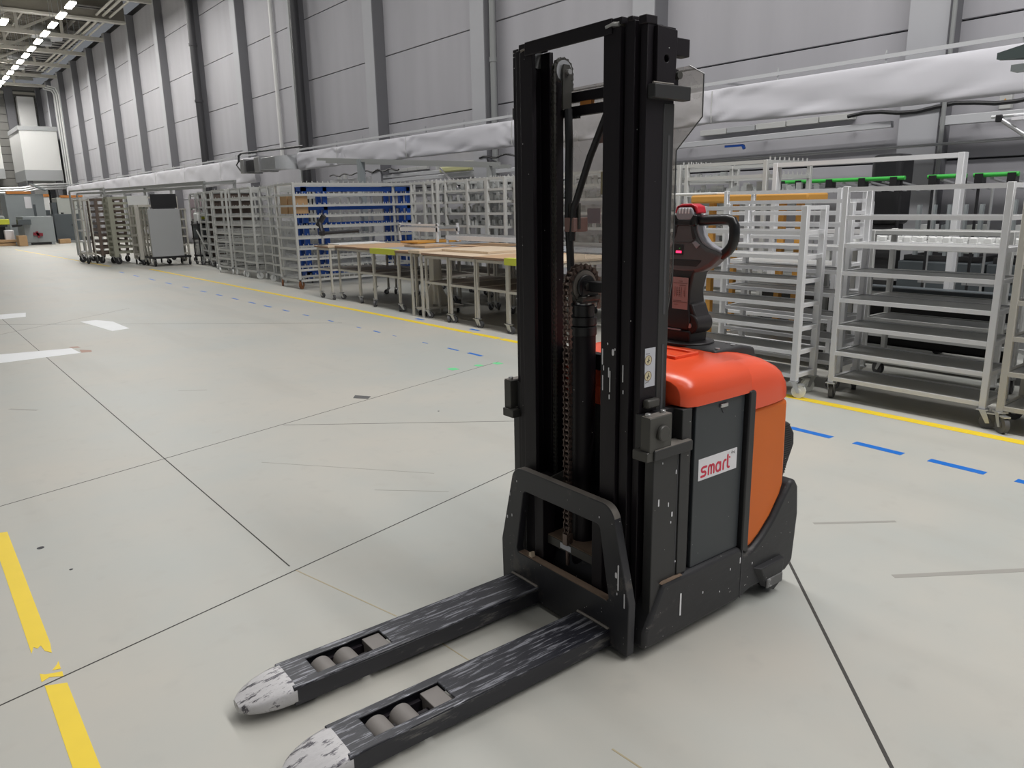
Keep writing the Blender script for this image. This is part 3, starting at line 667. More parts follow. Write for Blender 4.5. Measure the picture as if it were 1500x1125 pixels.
# ---------------------------------------------------------------- wooden-topped table trolleys
def cart(label, y0, wd, x0, depth=1.15, top='pale_wood', second=True, edge=None, z=.915, wheel='grey_wheel', shelfz=.52):
    t = thing('table_trolley', label, 'table trolley', (x0, y0, 0))
    MB().box(-.03, depth, -.012, wd + .012, z - .03, z).build('tabletop', top, t, bevel=.003, seg=1)
    MB().box(-.034, -.029, -.012, wd + .012, z - .03, z - .002).build('edge_band', 'edge_brown' if top != 'grey_top' else 'grey_top', t)
    for x in (.0, depth - .05):
        for y in (0, wd - .035):
            MB().box(x, x + .03, y, y + .03, .12, z - .04).build('leg', 'rack_beige', t)
            caster(t, x + .018, y + .018, .045, wheel, random.uniform(-2.6, -.6) if x == 0 else random.uniform(0, 6), brake=False)
    f = MB(); f.box(.002, .032, .035, wd - .035, z - .075, z - .041); f.box(depth - .047, depth - .017, .035, wd - .035, z - .075, z - .041)
    f.box(.035, depth - .05, .002, .032, z - .075, z - .041); f.box(.035, depth - .05, wd - .032, wd - .002, z - .075, z - .041); f.build('apron', 'rack_beige', t)
    g = MB(); g.box(.002, .032, .035, wd - .035, shelfz - .03, shelfz); g.box(depth - .047, depth - .017, .035, wd - .035, shelfz - .03, shelfz); g.box(.035, depth - .05, .002, .032, shelfz - .03, shelfz); g.box(.035, depth - .05, wd - .032, wd - .002, shelfz - .03, shelfz)
    s = g.build('shelf_frame', 'rack_beige', t)
    MB().box(.03, depth - .05, .03, wd - .03, shelfz - .012, shelfz - .004).build('shelf_board', 'shelf_brown', s)
    if edge: MB().box(-.038, -.028, edge[0], edge[1], z - .075, z + .008).box(-.036, .05, edge[0], edge[1], z, z + .008).build('lime_edge', 'lime', t)
    return t
random.seed(11)
carts = [('table trolley at the near end, half hidden by the mast, lime strip on its corner', 6.35, .82, 5.74, 'pale_wood', (.42, .82)), ('table trolley with a pale wooden top, second from the mast', 7.19, .64, 5.76, 'wood', None),
         ('table trolley with a pale wooden top, third from the mast', 7.84, .60, 5.76, 'pale_wood', None), ('table trolley with a light board overhanging, left of the steel column stand', 8.47, .58, 5.77, 'pale_wood', None),
         ('table trolley with an orange brown top, right of the lime marked one', 9.40, .50, 5.84, 'wood', None), ('table trolley with a lime strip across its whole front', 9.93, .78, 5.87, 'grey_top', (0.02, .78)),
         ('table trolley with a brown edged top, left of the lime marked one', 10.79, .50, 5.92, 'wood', None), ('table trolley with a dark reddish top near the far end of the row', 11.30, .74, 5.93, 'wood', None), ('last table trolley of the row, under a white panel', 12.06, .50, 5.80, 'pale_wood', None)]
for lab, y, wd, x, top, e in carts: cart(lab, y, wd, x, top=top, edge=e)
carts2 = [('second row table trolley with a grey steel top, behind the wooden ones near the mast', 6.6, 1.1, 7.0, 'grey_top'), ('second row table trolley with a grey steel top, behind the lime strip', 7.8, 1.2, 7.0, 'grey_top'),
          ('second row table trolley with a brown top behind the lime marked one', 9.1, 1.1, 7.05, 'wood'), ('second row table trolley with a blue grey top at the far end', 10.3, 1.2, 7.1, 'grey_top')]
for lab, y, wd, x, top in carts2: cart(lab, y, wd, x, depth=.8, top=top, z=.93)
tag(MB().box(5.72, 6.3, 9.08, 9.38, .90, .945).build('loose_board', 'pale_wood', bevel=.004), 'light loose board lying across the small gap in the trolley row', 'board')
for x in (5.74, 6.22):
    for y in (9.085, 9.345): MB().box(x, x + .03, y, y + .03, 0, .90).build('leg', 'rack_beige', bpy.data.objects['loose_board'])
tag(MB().box(6.0, 6.9, 12.08, 12.5, .917, .94).build('cover_sheet', 'white_plastic', bevel=.005), 'white sheet lying on the last table trolley', 'sheet')
for i, (x, y, lx, ly, z) in enumerate([(6.9, 11.0, .9, .55, .935), (6.4, 10.0, .5, .6, .918), (6.1, 8.0, .9, 1.1, .918)]):
    tag(MB().box(x, x + lx, y, y + ly, z, z + .03).build('wood_board', ['amber', 'wood', 'pale_wood'][i]), ['orange wooden board on the second row of trolleys', 'brown board on the lime marked trolley', 'long pale board on the wooden topped trolleys near the mast'][i], 'board')
t = thing('gusset_stand', 'beige steel column with triangular gussets on a flat base among the trolleys', 'stand', (6.05, 9.22, 0))
MB().box(-.06, .06, -.06, .06, .16, .88).build('column', 'rack_beige', t, bevel=.01)
MB().box(-.26, .4, -.12, .12, .10, .125).build('base_plate', 'rack_beige', t)
for s in (-1, 1): MB().prism([(s * .06, .125), (s * .12, .125), (s * .06, .5)], 'x', -.01, .01).build('gusset', 'rack_beige', t); MB().prism([(s * .06, .125), (s * .25, .125), (s * .06, .5)], 'y', -.01, .01).build('gusset', 'rack_beige', t)
for x in (-.22, .33):
    for y in (-.09, .09): caster(t, x, y, .035, 'dark_rubber', 1.0, False)
# roller conveyor frames on the tables
for i, (x, y, L_) in enumerate([(7.2, 8.7, 1.9), (7.25, 10.9, 1.3)]):
    t = thing('roller_frame', ['long roller frame lying on the second row of trolleys', 'short raised roller frame farther along the second row'][i], 'roller frame', (x, y, .945))
    for dx in (0, .42): MB().box(dx, dx + .03, 0, L_, .05 + i * .12, .12 + i * .12).build('side_rail', 'rack_white', t)
    for k in range(int(L_ / .09)): MB().cyl((.03, .05 + k * .09, .11 + i * .12), (.42, .05 + k * .09, .11 + i * .12), .022, n=8).build('roller', 'bolt', t)
    for dx in (0, .42):
        for dy in (0.02, L_ - .06): MB().box(dx, dx + .03, dy, dy + .04, 0, .06 + i * .25).build('foot', 'rack_white', t)
    if i: MB().box(0, .03, 0, L_, .27, .3).build('top_rail', 'rack_white', t)
t = thing('clamp_arm', 'black articulated clamp arm at the far end of the trolley row', 'clamp arm', (5.85, 12.40, 0))
MB().cyl((0, 0, .93), (0, 0, 1.08), .02, n=8).build('stem', 'galvanised', t); MB().box(-.04, .04, -.05, .05, 1.08, 1.17).build('joint', 'black_plastic', t, bevel=.015)
MB().cyl((0, 0, 1.15), (0, .08, 1.36), .04, n=8).build('arm', 'black_plastic', t); MB().cyl((0, 0, 1.12), (.5, -.4, 1.15), .03, n=8).build('arm', 'black_plastic', t); MB().cyl((-.02, .1, 1.25), (.06, .0, 1.42), .05, n=8).build('clamp', 'black_plastic', t)
MB().box(-.07, .07, -.07, .07, .918, .935).build('foot', 'cabinet_dark', t)

# ---------------------------------------------------------------- tall rod racks standing end-on, and the blue rack
LV = [.16 + .205 * k for k in range(10)]
random.seed(5)
rack('rod_rack', 'grey rod rack with brown wheels, nearest of the end-on row, long rails reaching right', 'rack', .92, 2.75, 2.03, LV, (), .045, 'rack_grey', loc=(6.12, 14.12, 0), wheel_r=.085, wheel='brown_wheel', pins=range(10), rail=.04, pinstep=.11)
tag(MB().box(6.2, 6.45, 14.2, 14.55, 1.445, 1.80).build('cardboard_box', 'cardboard', bevel=.005), 'small cardboard box on the nearest end-on rod rack, right one', 'box')
tag(MB().box(6.2, 6.45, 14.62, 14.95, 1.445, 1.80).build('cardboard_box', 'cardboard', bevel=.005), 'small cardboard box on the nearest end-on rod rack, left one', 'box')
def blue(label, x, y, D, wd):
    t = thing('blue_rack', label, 'rack', (x, y, 0))
    for xx in (0, .45, D - .5, D - .12):
        for yy in (0, wd): MB().box(xx, xx + .1, yy, yy + .08, .1, 1.98).build('post', 'rack_blue', t, bevel=.008)
    for z in (.2, .75, 1.2, 1.55, 1.93):
        MB().box(0, D, 0, .07, z - .045, z + .045).build('rail', 'rack_blue', t); MB().box(0, D, wd + .01, wd + .08, z - .045, z + .045).build('rail', 'rack_blue', t)
        MB().box(0, .08, 0, wd, z - .04, z + .04).build('end_rail', 'rack_blue', t)
    for xx in (.1, D - .1):
        for yy in (.05, wd): caster(t, xx, yy, .045, 'dark_rubber', 1.2, False)
blue('blue steel rack with heavy frames behind the rails of the nearest rod rack', 6.75, 15.1, 2.6, .30)
names = ['second', 'third', 'fourth', 'fifth', 'sixth', 'seventh']
specs = [(6.42, 15.56, .6), (6.52, 16.22, .66), (6.38, 17.0, .75), (6.45, 17.9, .72), (6.42, 18.74, 1.0), (6.75, 20.0, .9)]
for i, (x, y, wd) in enumerate(specs):
    rack('rod_rack', 'grey rod rack standing end-on, %s from the brown wheeled one' % names[i], 'rack', wd, 2.2, 2.02, LV, (), .045, 'rack_grey', loc=(x, y, 0), wheel_r=.075, wheel='white_plastic', pins=range(10), rail=.04, pinstep=.14)
LV2 = [.22 + .2 * k for k in range(10)]
for i, (x, y, wd) in enumerate([(7.3, 23.3, .55), (7.35, 24.1, .55), (7.0, 22.2, .55), (6.9, 21.2, .6)]):
    t = rack('rod_rack', ['tall narrow rack with dark boxes on its levels, second pink tag', 'tall narrow rack with dark boxes, pink tag nearest the white case', 'tall narrow rack with dark boxes and no tag', 'tall narrow rack nearest the bare rod racks'][i], 'rack', wd, 1.6, 2.03, LV2, range(10), .05, 'rack_grey', loc=(x, y, 0), wheel_r=.06, rail=.045, sheet_mat='cabinet_dark')
    if i < 2:
        for z in (1.42, 1.75): MB().box(-.012, -.002, .08, wd - .08, z - .13, z + .13).build('tag', 'sticker_pink', t)
bx = None
for i, (x, y) in enumerate([(7.3, 23.3), (7.35, 24.1), (7.0, 22.2)]):
    for k in range(9):
        if bx is None:
            bx = MB().box(.25, 1.4, .07, .48, 0, .145).build('storage_tray', 'rack_brown'); tag(bx, 'dark tray on a level of the tall narrow racks', 'tray', 'dark trays in the narrow racks'); bx.location = (x, y, .245 + .2 * k)
        else: link_copy(bx, (x, y, .245 + .2 * k))
# trolley with the big plain panel, and its neighbours
t = thing('panel_trolley', 'trolley with a big plain pale grey end panel', 'trolley', (5.75, 23.2, 0))
MB().prism([(.0, .28), (.86, .28), (.86, 1.60), (.0, 1.60)], 'y', -.02, .0).build('end_panel', 'grey_band', t, bevel=.004)
for y in (.06, .45, .85):
    MB().box(0, .05, y, y + .05, .1, 1.6).build('post', 'rack_beige', t)
    MB().box(1.0, 1.05, y, y + .05, .1, 1.6).build('post', 'rack_beige', t)
MB().box(0.0, 1.05, .0, .9, 1.575, 1.6).build('top_board', 'rack_beige', t)
for k in range(5): MB().box(0.05, 1.0, .02, .9, .32 + .24 * k, .36 + .24 * k).build('shelf', 'rack_beige', t)
for x in (.05, 1.0):
    for y in (.05, .85): caster(t, x, y, .08, 'dark_rubber', 1.0, False)
MB().box(0, 1.05, -.01, .9, .22, .28).build('base_frame', 'black_plastic', t)
t = thing('service_cart', 'black pipe service cart between the plain panel and the narrow racks', 'cart', (6.95, 22.80, 0))
for x in (0, .75):
    for y in (0, .5): MB().cyl((x, y, 0.05), (x, y, 1.25), .018, n=6).build('pole', 'black_plastic', t)
for z in (1.14, .74, .26): MB().box(-.03, .78, -.03, .53, z - .02, z + .02).build('tray', 'black_plastic', t)
MB().box(0.02, .75, .48, .5, .76, 1.12).build('back_panel', 'machine_grey', t)
for x in (0, .75):
    for y in (0, .5): caster(t, x, y, .04, 'dark_rubber', .5, False)
MB().bar((-.05, -.02, 1.0), (.25, -.3, .05), .03).build('pull_bar', 'rack_grey', t)
for i, z in enumerate((1.165, .285)):
    o = MB().box(6.98, 7.68, 22.83, 23.22, 0, .30).build('plastic_case', 'white_plastic', bevel=.03); o.location.z = z
    tag(o, ['white plastic case with a yellow label on top of the black cart', 'white plastic case low down in the black cart'][i], 'case')
    MB().box(7.0, 7.66, 22.85, 23.20, .30, .33).build('lid', 'white_plastic', o, bevel=.01)
    if i == 0: MB().box(7.05, 7.22, 22.823, 22.829, .12, .2).build('yellow_label', 'lime', o)
# grey and brown racks at the far end of the row
random.seed(9)
rack('steel_rack', 'tall bare rack with a white left post at the far left end of the row', 'rack', 1.9, .8, 2.02, [.25, .6, .95, 1.3, 1.65, 2.0], (), .06, 'rack_white', loc=(5.0, 27.7, 0), wheel_r=.08, wheel='dark_rubber', rail=.04)
rack('steel_rack', 'dark brown rack with crowded levels beside the bare one', 'rack', 1.2, .8, 1.93, [.3 + .18 * k for k in range(10)], (), .08, 'rack_brown', loc=(5.05, 26.3, 0), wheel_r=.1, wheel='dark_rubber', rail=.07)
rack('steel_rack', 'olive grey ladder rack with wide uprights', 'rack', .75, .9, 1.95, [.35 + .16 * k for k in range(11)], (), .12, 'rack_olive', loc=(5.2, 25.2, 0), wheel_r=.1, wheel='dark_rubber', rail=.06)
rack('steel_rack', 'thin grey rack frame leading the far end group', 'rack', 1.0, .28, 1.97, [.3, 1.9], (), .035, 'rack_beige', loc=(4.64, 26.3, 0), wheel_r=.1, wheel='dark_rubber', rail=.035)
t = rack('steel_rack', 'rack with two pale hanging panels right of the olive ladder rack', 'rack', .9, .9, 1.97, [.3, .7, 1.1, 1.95], (), .05, 'rack_beige', loc=(6.2, 25.0, 0), wheel_r=.09, wheel='dark_rubber', rail=.04)
for y in (.1, .48): MB().box(-.02, 0, y, y + .3, 1.12, 1.78).build('hanging_panel', 'machine_pale', t)
rack('steel_rack', 'beige ladder rack directly left of the plain panel trolley', 'rack', .8, .8, 1.68, [.3 + .28 * k for k in range(6)], (), .1, 'rack_beige', loc=(5.65, 24.13, 0), wheel_r=.07, wheel='dark_rubber', rail=.06)
rack('steel_rack', 'grey rack with papers on its two bare upper levels, behind the plain panel', 'rack', 2.4, .7, 2.02, [.3, 1.2, 1.6, 1.82, 2.0], (1, 2), .05, 'rack_grey', loc=(8.2, 25.2, 0), wheel_r=.06, rail=.04)
random.seed(21); pp = None
for k in range(12):
    z = 1.625 if k % 2 else 1.225
    if pp is None:
        pp = MB().box(0, .03, 0, .28, 0, .17).build('document_holder', 'white_plastic'); tag(pp, 'white document holder standing on the rack behind the plain panel', 'document holder', 'document holders on the paper rack'); pp.location = (8.4, 25.35, z)
    else: link_copy(pp, (8.4, 25.35 + .185 * k, z))
t = thing('monitor', 'black screen seen from behind on a stand over the plain panel', 'monitor', (5.95, 23.5, 0))
MB().box(0, .7, 0, .05, 1.62, 2.02).build('screen', 'black_plastic', t, bevel=.01); MB().cyl((.35, .1, 1.6), (.35, .1, 1.75), .03, n=8).build('stand_pole', 'dark_pipe', t); MB().box(.1, .6, -.1, .3, 1.602, 1.63).build('foot', 'dark_pipe', t)
t = thing('sign_board', 'small blank white board on a pole left of the black screen', 'board', (5.68, 24.955, 0))
MB().box(0, .55, 0, .03, 1.68, 2.0).build('board', 'white_plastic', t); MB().cyl((.27, .02, 0), (.27, .02, 1.7), .012, n=6).build('pole', 'rack_grey', t)
MB().box(.1, .45, .0, .04, 0, .03).build('foot', 'dark_pipe', t)
# aluminium gantry over the far racks
t = thing('gantry_frame', 'long aluminium gantry frame over the far racks', 'gantry', (7.4, 10, 0))
for dx, z in ((0, 2.33), (.9, 2.36), (0, 2.20)): MB().bar((dx, 13.2, z), (dx, 27, z + .12), .06, .08).build('beam', 'alu_profile', t)
for y in (13.3, 19.87, 26.9):
    for dx in (0, .9): MB().bar((dx, y, 0), (dx, y, 2.35), .07).build('post', 'alu_profile', t)
    MB().bar((0, y, 2.30), (.9, y, 2.33), .06).build('crossbeam', 'alu_profile', t)
t = thing('gantry_frame', 'shorter aluminium gantry under the near fabric duct, with a thick post', 'gantry', (9.0, 11.4, 0))
MB().bar((0, 0, 2.28), (0, 7.6, 2.78), .07, .07).build('beam', 'alu_profile', t); MB().bar((.25, 0, 2.24), (.25, 7.6, 2.72), .07, .07).build('beam', 'alu_profile', t)
MB().bar((0, 5.3, 0), (0, 5.3, 2.65), .14).build('post', 'machine_grey', t); MB().bar((0, .3, 0), (0, .3, 2.3), .08).build('post', 'alu_profile', t)
MB().bar((.1, 2.1, 2.30), (.1, 1.5, 1.9), .03).build('brace', 'label_white', t)
t = thing('pipe_rail', 'pair of steel pipes on posts at the far left end of the rack row', 'pipe rail', (5.4, 26.5, 0))
for i, (z, y1) in enumerate(((2.3, 5.5), (2.18, 4.2))): MB().tube([(0, 0, z - .05), (0, y1, z), (0, y1 + .1, z - .06), (0, y1 + .1, 0)], .035, 6).build('pipe', 'alu_profile', t)
MB().cyl((0, 0, 0), (0, 0, 2.25), .035, n=6).build('post', 'alu_profile', t)

# ---------------------------------------------------------------- machines at the far end
t = thing('lathe_machine', 'grey machine with a red emergency handle and black control boxes', 'machine', (5.3, 44.6, 0))
MB().box(0, 1.3, 0, 2.4, .12, 1.38).build('cabinet', 'machine_grey', t, bevel=.02); MB().box(.05, 1.25, .05, 2.3, 0.02, .12).build('plinth', 'black_plastic', t)
for x in (.05, 1.1): MB().box(x, x + .15, .02, .2, 0, .14).build('foot', 'machine_grey', t)
MB().bar((.35, -.06, .55), (.75, -.06, .5), .1, .14).build('handle', 'red_paint', t); MB().bar((.5, -.06, .66), (.58, -.06, .36), .1).build('handle', 'red_paint', t)
MB().box(-.25, .3, -.35, .25, 1.0, 1.25).build('control_box', 'cabinet_dark', t); MB().bar((-.5, -.3, .95), (-.1, -.2, 1.0), .12).build('control_arm', 'black_plastic', t)
t = thing('machine_tower', 'tall grey machine block with an orange roof strip behind the red handled one', 'machine', (5.1, 48.2, 0))
MB().box(0, 1.75, 0, 2.2, 0, 2.55).build('body', 'machine_grey', t, bevel=.02); MB().box(.1, 1.2, -.05, .4, 2.55, 2.68).build('roof_strip', 'orange_paint', t)
MB().box(1.2, 1.32, -.02, 0, .9, 2.0).build('slot', 'cabinet_dark', t); MB().box(.85, 1.15, -.03, 0, 1.8, 2.4).build('paper', 'label_white', t)
MB().bar((1.2, -.1, 3.05), (1.9, -.1, 2.72), .7, .06).build('tilted_lid', 'machine_grey', t)
t = thing('cabinet', 'dark grey cabinet standing alone at the far end', 'cabinet', (6.9, 46.2, 0))
MB().box(0, 1.25, 0, .9, .1, 1.48).build('body', 'cabinet_dark', t, bevel=.01); MB().box(.75, .83, -.02, 0, .88, .94).build('latch', 'black_plastic', t); MB().box(.02, 1.23, .0, .88, .03, .1).build('base_frame', 'bolt', t)
MB().cyl((.45, .3, 1.48), (.45, .3, 1.55), .07, n=8).build('eye_bolt', 'black_plastic', t)
t = thing('machine_tower', 'pale beige machine with an orange roof strip behind the dark cabinet', 'machine', (7.6, 49.2, 0))
MB().box(0, 1.6, 0, 1.6, .2, 2.35).build('body', 'machine_pale', t, bevel=.02); MB().box(.2, 1.3, -.03, .4, 2.35, 2.48).build('roof_strip', 'orange_paint', t); MB().box(.0, 1.55, .02, 1.55, 0, .2).build('plinth', 'black_plastic', t)
MB().box(-.25, -.03, .1, .8, .5, 2.1).build('side_cover', 'cabinet_dark', t); MB().box(.9, 1.5, -.015, 0, 1.9, 1.93).build('door_gap', 'cabinet_dark', t); MB().box(.78, .8, -.015, 0, .4, 2.2).build('door_gap', 'cabinet_dark', t)
t = thing('machine_tower', 'white narrow machine with an orange roof strip between two grey machines', 'machine', (6.7, 51.5, 0))
MB().box(0, .9, 0, 1.2, 0, 2.45).build('body', 'white_wall', t, bevel=.02); MB().box(.0, .9, -.05, .3, 2.45, 2.6).build('roof_strip', 'orange_paint', t); MB().box(.1, .8, -.3, 0, .6, 1.7).build('pipework', 'cabinet_dark', t)
t = thing('parts_bench', 'cluttered dark bench cut by the left picture edge', 'bench', (2.9, 46.2, 0))
MB().box(0, 1.9, 0, 1, .9, 1.0).build('top', 'cabinet_dark', t); MB().box(.1, 1.8, .1, .9, .0, .9).build('body', 'black_plastic', t)
for i, (x, z, s, mm) in enumerate([(.3, 1.0, .35, 'cabinet_dark'), (.8, 1.0, .45, 'black_plastic'), (1.3, 1.45, .4, 'cabinet_dark'), (1.4, 1.0, .45, 'machine_grey'), (.9, 1.5, .4, 'cabinet_dark')]): MB().box(x, x + s, .1, .7, z, z + s).build('module', mm, t, bevel=.06)
tag(MB().box(4.3, 4.85, 45.6, 46.1, 1.02, 1.28).build('yellow_bin', 'lime', bevel=.02), 'lime yellow bin on the cluttered bench at the left edge', 'bin')
tag(MB().box(4.55, 4.95, 45.4, 45.8, .0, .75).build('paper_sack', 'label_white', bevel=.04), 'white sack standing in front of the cluttered bench', 'sack')
o = tag(MB().cyl((0, 0, 0), (0, 0, .4), .13, .11, 10).build('waste_bag', 'label_white'), 'white crumpled bag between the grey machine and dark cabinet', 'bag'); o.location = (6.75, 46.9, 1.0); MB().cyl((0, 0, -1.0), (0, 0, 0), .11, .13, 10).build('drum', 'cabinet_dark', o)
for i, (x, y, z) in enumerate([(4.0, 44.9, 0), (4.05, 44.9, .16), (4.9, 43.6, 0)]):
    o = tag(MB().box(x, x + (.9 if i < 2 else .35), y, y + .9, z, z + (.13 if i < 2 else .5)).build('pallet' if i < 2 else 'cardboard_box', 'cardboard', bevel=.01), ['wooden pallet on the floor at the left edge, lower of two', 'wooden pallet on the floor at the left edge, upper of two', 'brown box on the floor before the grey machine'][i], 'pallet' if i < 2 else 'box')
tag(MB().box(7.05 - .2, 7.05 + .3, 45.2, 45.7, 0, .22).build('wood_crate', 'cardboard', bevel=.01), 'low wooden crate on the floor by the dark cabinet', 'crate')
# ------------------------------------------------------------------ the pallet stacker (local x = towards its drive end, y = across, z up)
F = thing('pallet_stacker', 'orange and black electric pallet stacker with a tall black mast and two forks', 'pallet stacker', (1.759, 1.915, 0), -FORK)
def arc(cx, cy, r, a0, a1, n=6): return [(cx + r * math.cos(a0 + (a1 - a0) * i / n), cy + r * math.sin(a0 + (a1 - a0) * i / n)) for i in range(n + 1)]
# forks
for s in (1, -1):
    cy = .010 + s * .195; hw = .083; T, B = .087, .022
    fo = MB().prism([(-1.0, cy - hw), (0.0, cy - hw), (0.0, cy + hw), (-1.0, cy + hw)], 'z', T - .008, T, holes=[[(-.905, cy - .05), (-.905, cy + .05), (-.633, cy + .05), (-.633, cy - .05)]]).build('fork', 'fork_worn', F, bevel=.003)
    for sd in (-1, 1):
        MB().prism([(cy + sd * hw, T - .007), (cy + sd * hw, B), (cy + sd * (hw - .012), B), (cy + sd * (hw - .012), T - .007)], 'x', -1.0, 0).build('fork_side', 'fork_side', fo, bevel=.002)
    MB().box(-.995, -.905, cy - .05, cy + .05, B, T - .009).build('crosspiece', 'mast_black', fo)
    MB().box(-.70, -.634, cy - .049, cy + .049, .03, .076).build('stop_block', 'roller', fo, bevel=.002)
    MB().box(-.9, -.7, cy - .012, cy + .0, .02, .055).box(-.9, -.66, cy + .035, cy + .05, .02, .06).build('bogie', 'mast_black', fo)
    for x in (-.862, -.778):
        o = MB().cyl((x, cy - .044, .041), (x, cy + .040, .041), .040, n=24).build('roller', 'roller', fo, bevel=.003)
        MB().cyl((x, cy - .046, .041), (x, cy + .046, .041), .012, n=10).build('axle', 'chassis_black', o)
    # bare steel nose
    rings = []
    for i in range(9):
        u = i / 8; x = -.99 - .165 * u; w2 = hw * math.sqrt(max(.0, 1 - (u * .965) ** 2.3)) + .003; zt = T + .003 - .030 * u ** 1.8; zb = B + .0 + .012 * u ** 2
        rg = []
        for k in range(16):
            a = 2 * PI * (k + .5) / 16; c, sn = math.cos(a), math.sin(a)
            rg.append((x, cy + w2 * math.copysign(abs(c) ** .45, c), (zt + zb) / 2 + (zt - zb) / 2 * math.copysign(abs(sn) ** .45, sn)))
        rings.append(rg)
    MB().loft(rings).build('fork_nose', 'bare_steel', fo)
# carriage plate with its window
outl = [(-.352, .02), (.352, .02), (.356, .215)] + arc(.222, .487, .062, .16, PI / 2, 6) + arc(-.222, .487, .062, PI / 2, PI - .16, 6) + [(-.356, .215)]
hole = [(-.252, .19), (.252, .19), (.258, .205), (.212, .452), (.200, .463), (-.200, .463), (-.212, .452), (-.258, .205)]
plate = MB().prism(outl, 'x', 0, .034, holes=[hole]).build('carriage_plate', 'plate_worn', F, bevel=.003)
MB().box(.002, .033, -.248, .248, .1895, .1925).build('dusty_ledge', 'dusty', plate)
MB().prism([(y, z) for y, z in arc(.222, .487, .0625, .3, PI / 2, 5)] + [(y, z) for y, z in arc(-.222, .487, .0625, PI / 2, PI - .3, 5)] + [(y, z) for y, z in arc(-.222, .487, .0612, PI - .3, PI / 2, 5)] + [(y, z) for y, z in arc(.222, .487, .0612, PI / 2, .3, 5)], 'x', .003, .031).build('worn_edge', 'edge_steel', plate)
for s in (1, -1):
    MB().tube([(-.004, .010 + s * .195 - .08, .088), (-.006, .010 + s * .195, .091), (-.004, .010 + s * .195 + .08, .088)], .006, 6).build('weld', 'edge_steel', plate)
o = MB().prism([(.17, .193), (.19, .193), (.187, .21), (.176, .214)], 'x', .006, .024).build('wood_chip', 'pale_wood', plate)
# carriage frame behind the plate
car = MB().box(.036, .10, .135, .185, .05, .53).build('carriage_upright', 'mast_black', F, bevel=.003)
MB().box(.036, .10, -.185, -.135, .05, .53).build('carriage_upright', 'mast_black', F, bevel=.003)
MB().box(.06, .15, -.14, .14, .255, .288).build('crossbar', 'gunmetal', car)
MB().box(.062, .148, -.138, .138, .2885, .2915).build('dust', 'dusty', car)
MB().box(.0575, .0595, -.0, .06, .262, .284).build('label', 'label_grey', car)
MB().box(.10, .2, .15, .19, .25, .50).box(.1, .2, -.19, -.15, .25, .50).build('roller_bracket', 'mast_black', car)
MB().bar((.05, .12, .50), (.12, .05, .555), .012, .05).build('hose_clip', 'gunmetal', car)
# mast: three nested rails on each side
def rail(name, y_in, y_out, xf, xb, z0, z1, s, lip=.013):
    yi, yo = s * y_in + (.032 if s > 0 and xf < .07 else .004), s * y_out + (.028 if s > 0 and xf < .06 else .018 if s > 0 and xf < .07 else .004)
    web = yo - s * .016; g = .017
    pts = [(xf, yi), (xf, yo), (xb, yo), (xb, yi), (xb - g, yi), (xb - g, web), (xf + g, web), (xf + g, yi)]
    return MB().prism(pts, 'z', z0, z1).build(name, 'mast_black', F, bevel=.002)
for s in (1, -1):
    r1 = rail('inner_rail', .160, .232, .052, .150, .13, 2.065, s)
    # the inner rail's inward face carries a deep channel; flange facing the forks
    r2 = rail('middle_rail', .240, .279, .064, .19, .10, 2.075, s)
    r3 = rail('outer_rail', .288, .330 if s > 0 else .315, .080, .206, .05, 2.062, s)
    y = lambda v: s * v + .004
    def bx(name, x0, x1, a, b2, z0, z1, m='mast_black', par=None, bv=.003):
        return MB().box(x0, x1, min(y(a), y(b2)), max(y(a), y(b2)), z0, z1).build(name, m, par or F, bevel=bv)
    bx('back_rail', .152, .20, .19, .27, .2, 2.0)
    bx('guide_strip', .158, .208, .288, .317, .35, 1.845, 'pillar_black')
    top = MB().prism([(.108, 1.895), (.192, 1.895), (.197, 2.0), (.197, 2.052), (.108, 2.058)], 'y', min(y(.315), y(.330)), max(y(.315), y(.330)), holes=[arc(.15, 1.968, .011, 0, 2 * PI * 11 / 12, 11)]).build('top_plate', 'mast_black', F, bevel=.002)
    bx('lug', .196, .262, .29, .325, 1.982, 2.034, par=top)
    bx('bracket_bar', .085, .25, .312, .345, 1.852, 1.893, 'pillar_black', top)
    MB().tube([(.09, y(.332), 1.896), (.18, y(.332), 1.896)], .004, 6).build('weld', 'edge_steel', top)
    MB().cyl((.208, y(.31), 1.925), (.208, y(.335), 1.925), .012, n=12).build('hose_fitting', 'gunmetal', top)
    bx('bracket', .196, .22, .29, .32, 1.89, 1.945, par=top)
    # slots in the guide strip
    for z0, z1 in ((1.19, 1.75), (.86, 1.09)):
        bx('slot', .180, .191, .3165, .3178, z0, z1, 'dark_gap', r3, 0)
    # mast rollers of bright steel peeping out at the top
    MB().cyl((.12, y(.236), 2.045), (.12, y(.242), 2.045), .03, n=16).build('roller', 'bolt', r2)
    MB().cyl((.13, y(.280), 2.04), (.13, y(.287), 2.04), .03, n=16).build('roller', 'bolt', r3)
    bx('top_lug', .07, .12, .287, .318, 2.06, 2.085, par=r3)
    bx('top_lug', .06, .11, .25, .272, 2.073, 2.088, par=r2)
# top tie of the inner mast
tie = MB().box(.046, .056, -.195, .225, 2.048, 2.092).box(.056, .135, -.195, .225, 2.084, 2.092).build('top_tie', 'mast_black', F, bevel=.002)
MB().box(.05, .15, -.235, -.19, 2.070, 2.09).box(.05, .15, .22, .262, 2.070, 2.09).build('tie_wing', 'mast_black', tie, bevel=.002)
MB().tube([(.05, -.225, 2.07), (.05, -.20, 2.074), (.05, -.17, 2.07)], .007, 6).build('weld', 'bolt', tie)
MB().tube([(.05, .25, 2.068), (.05, .235, 2.070), (.05, .225, 2.068)], .004, 6).build('weld', 'edge_steel', tie)
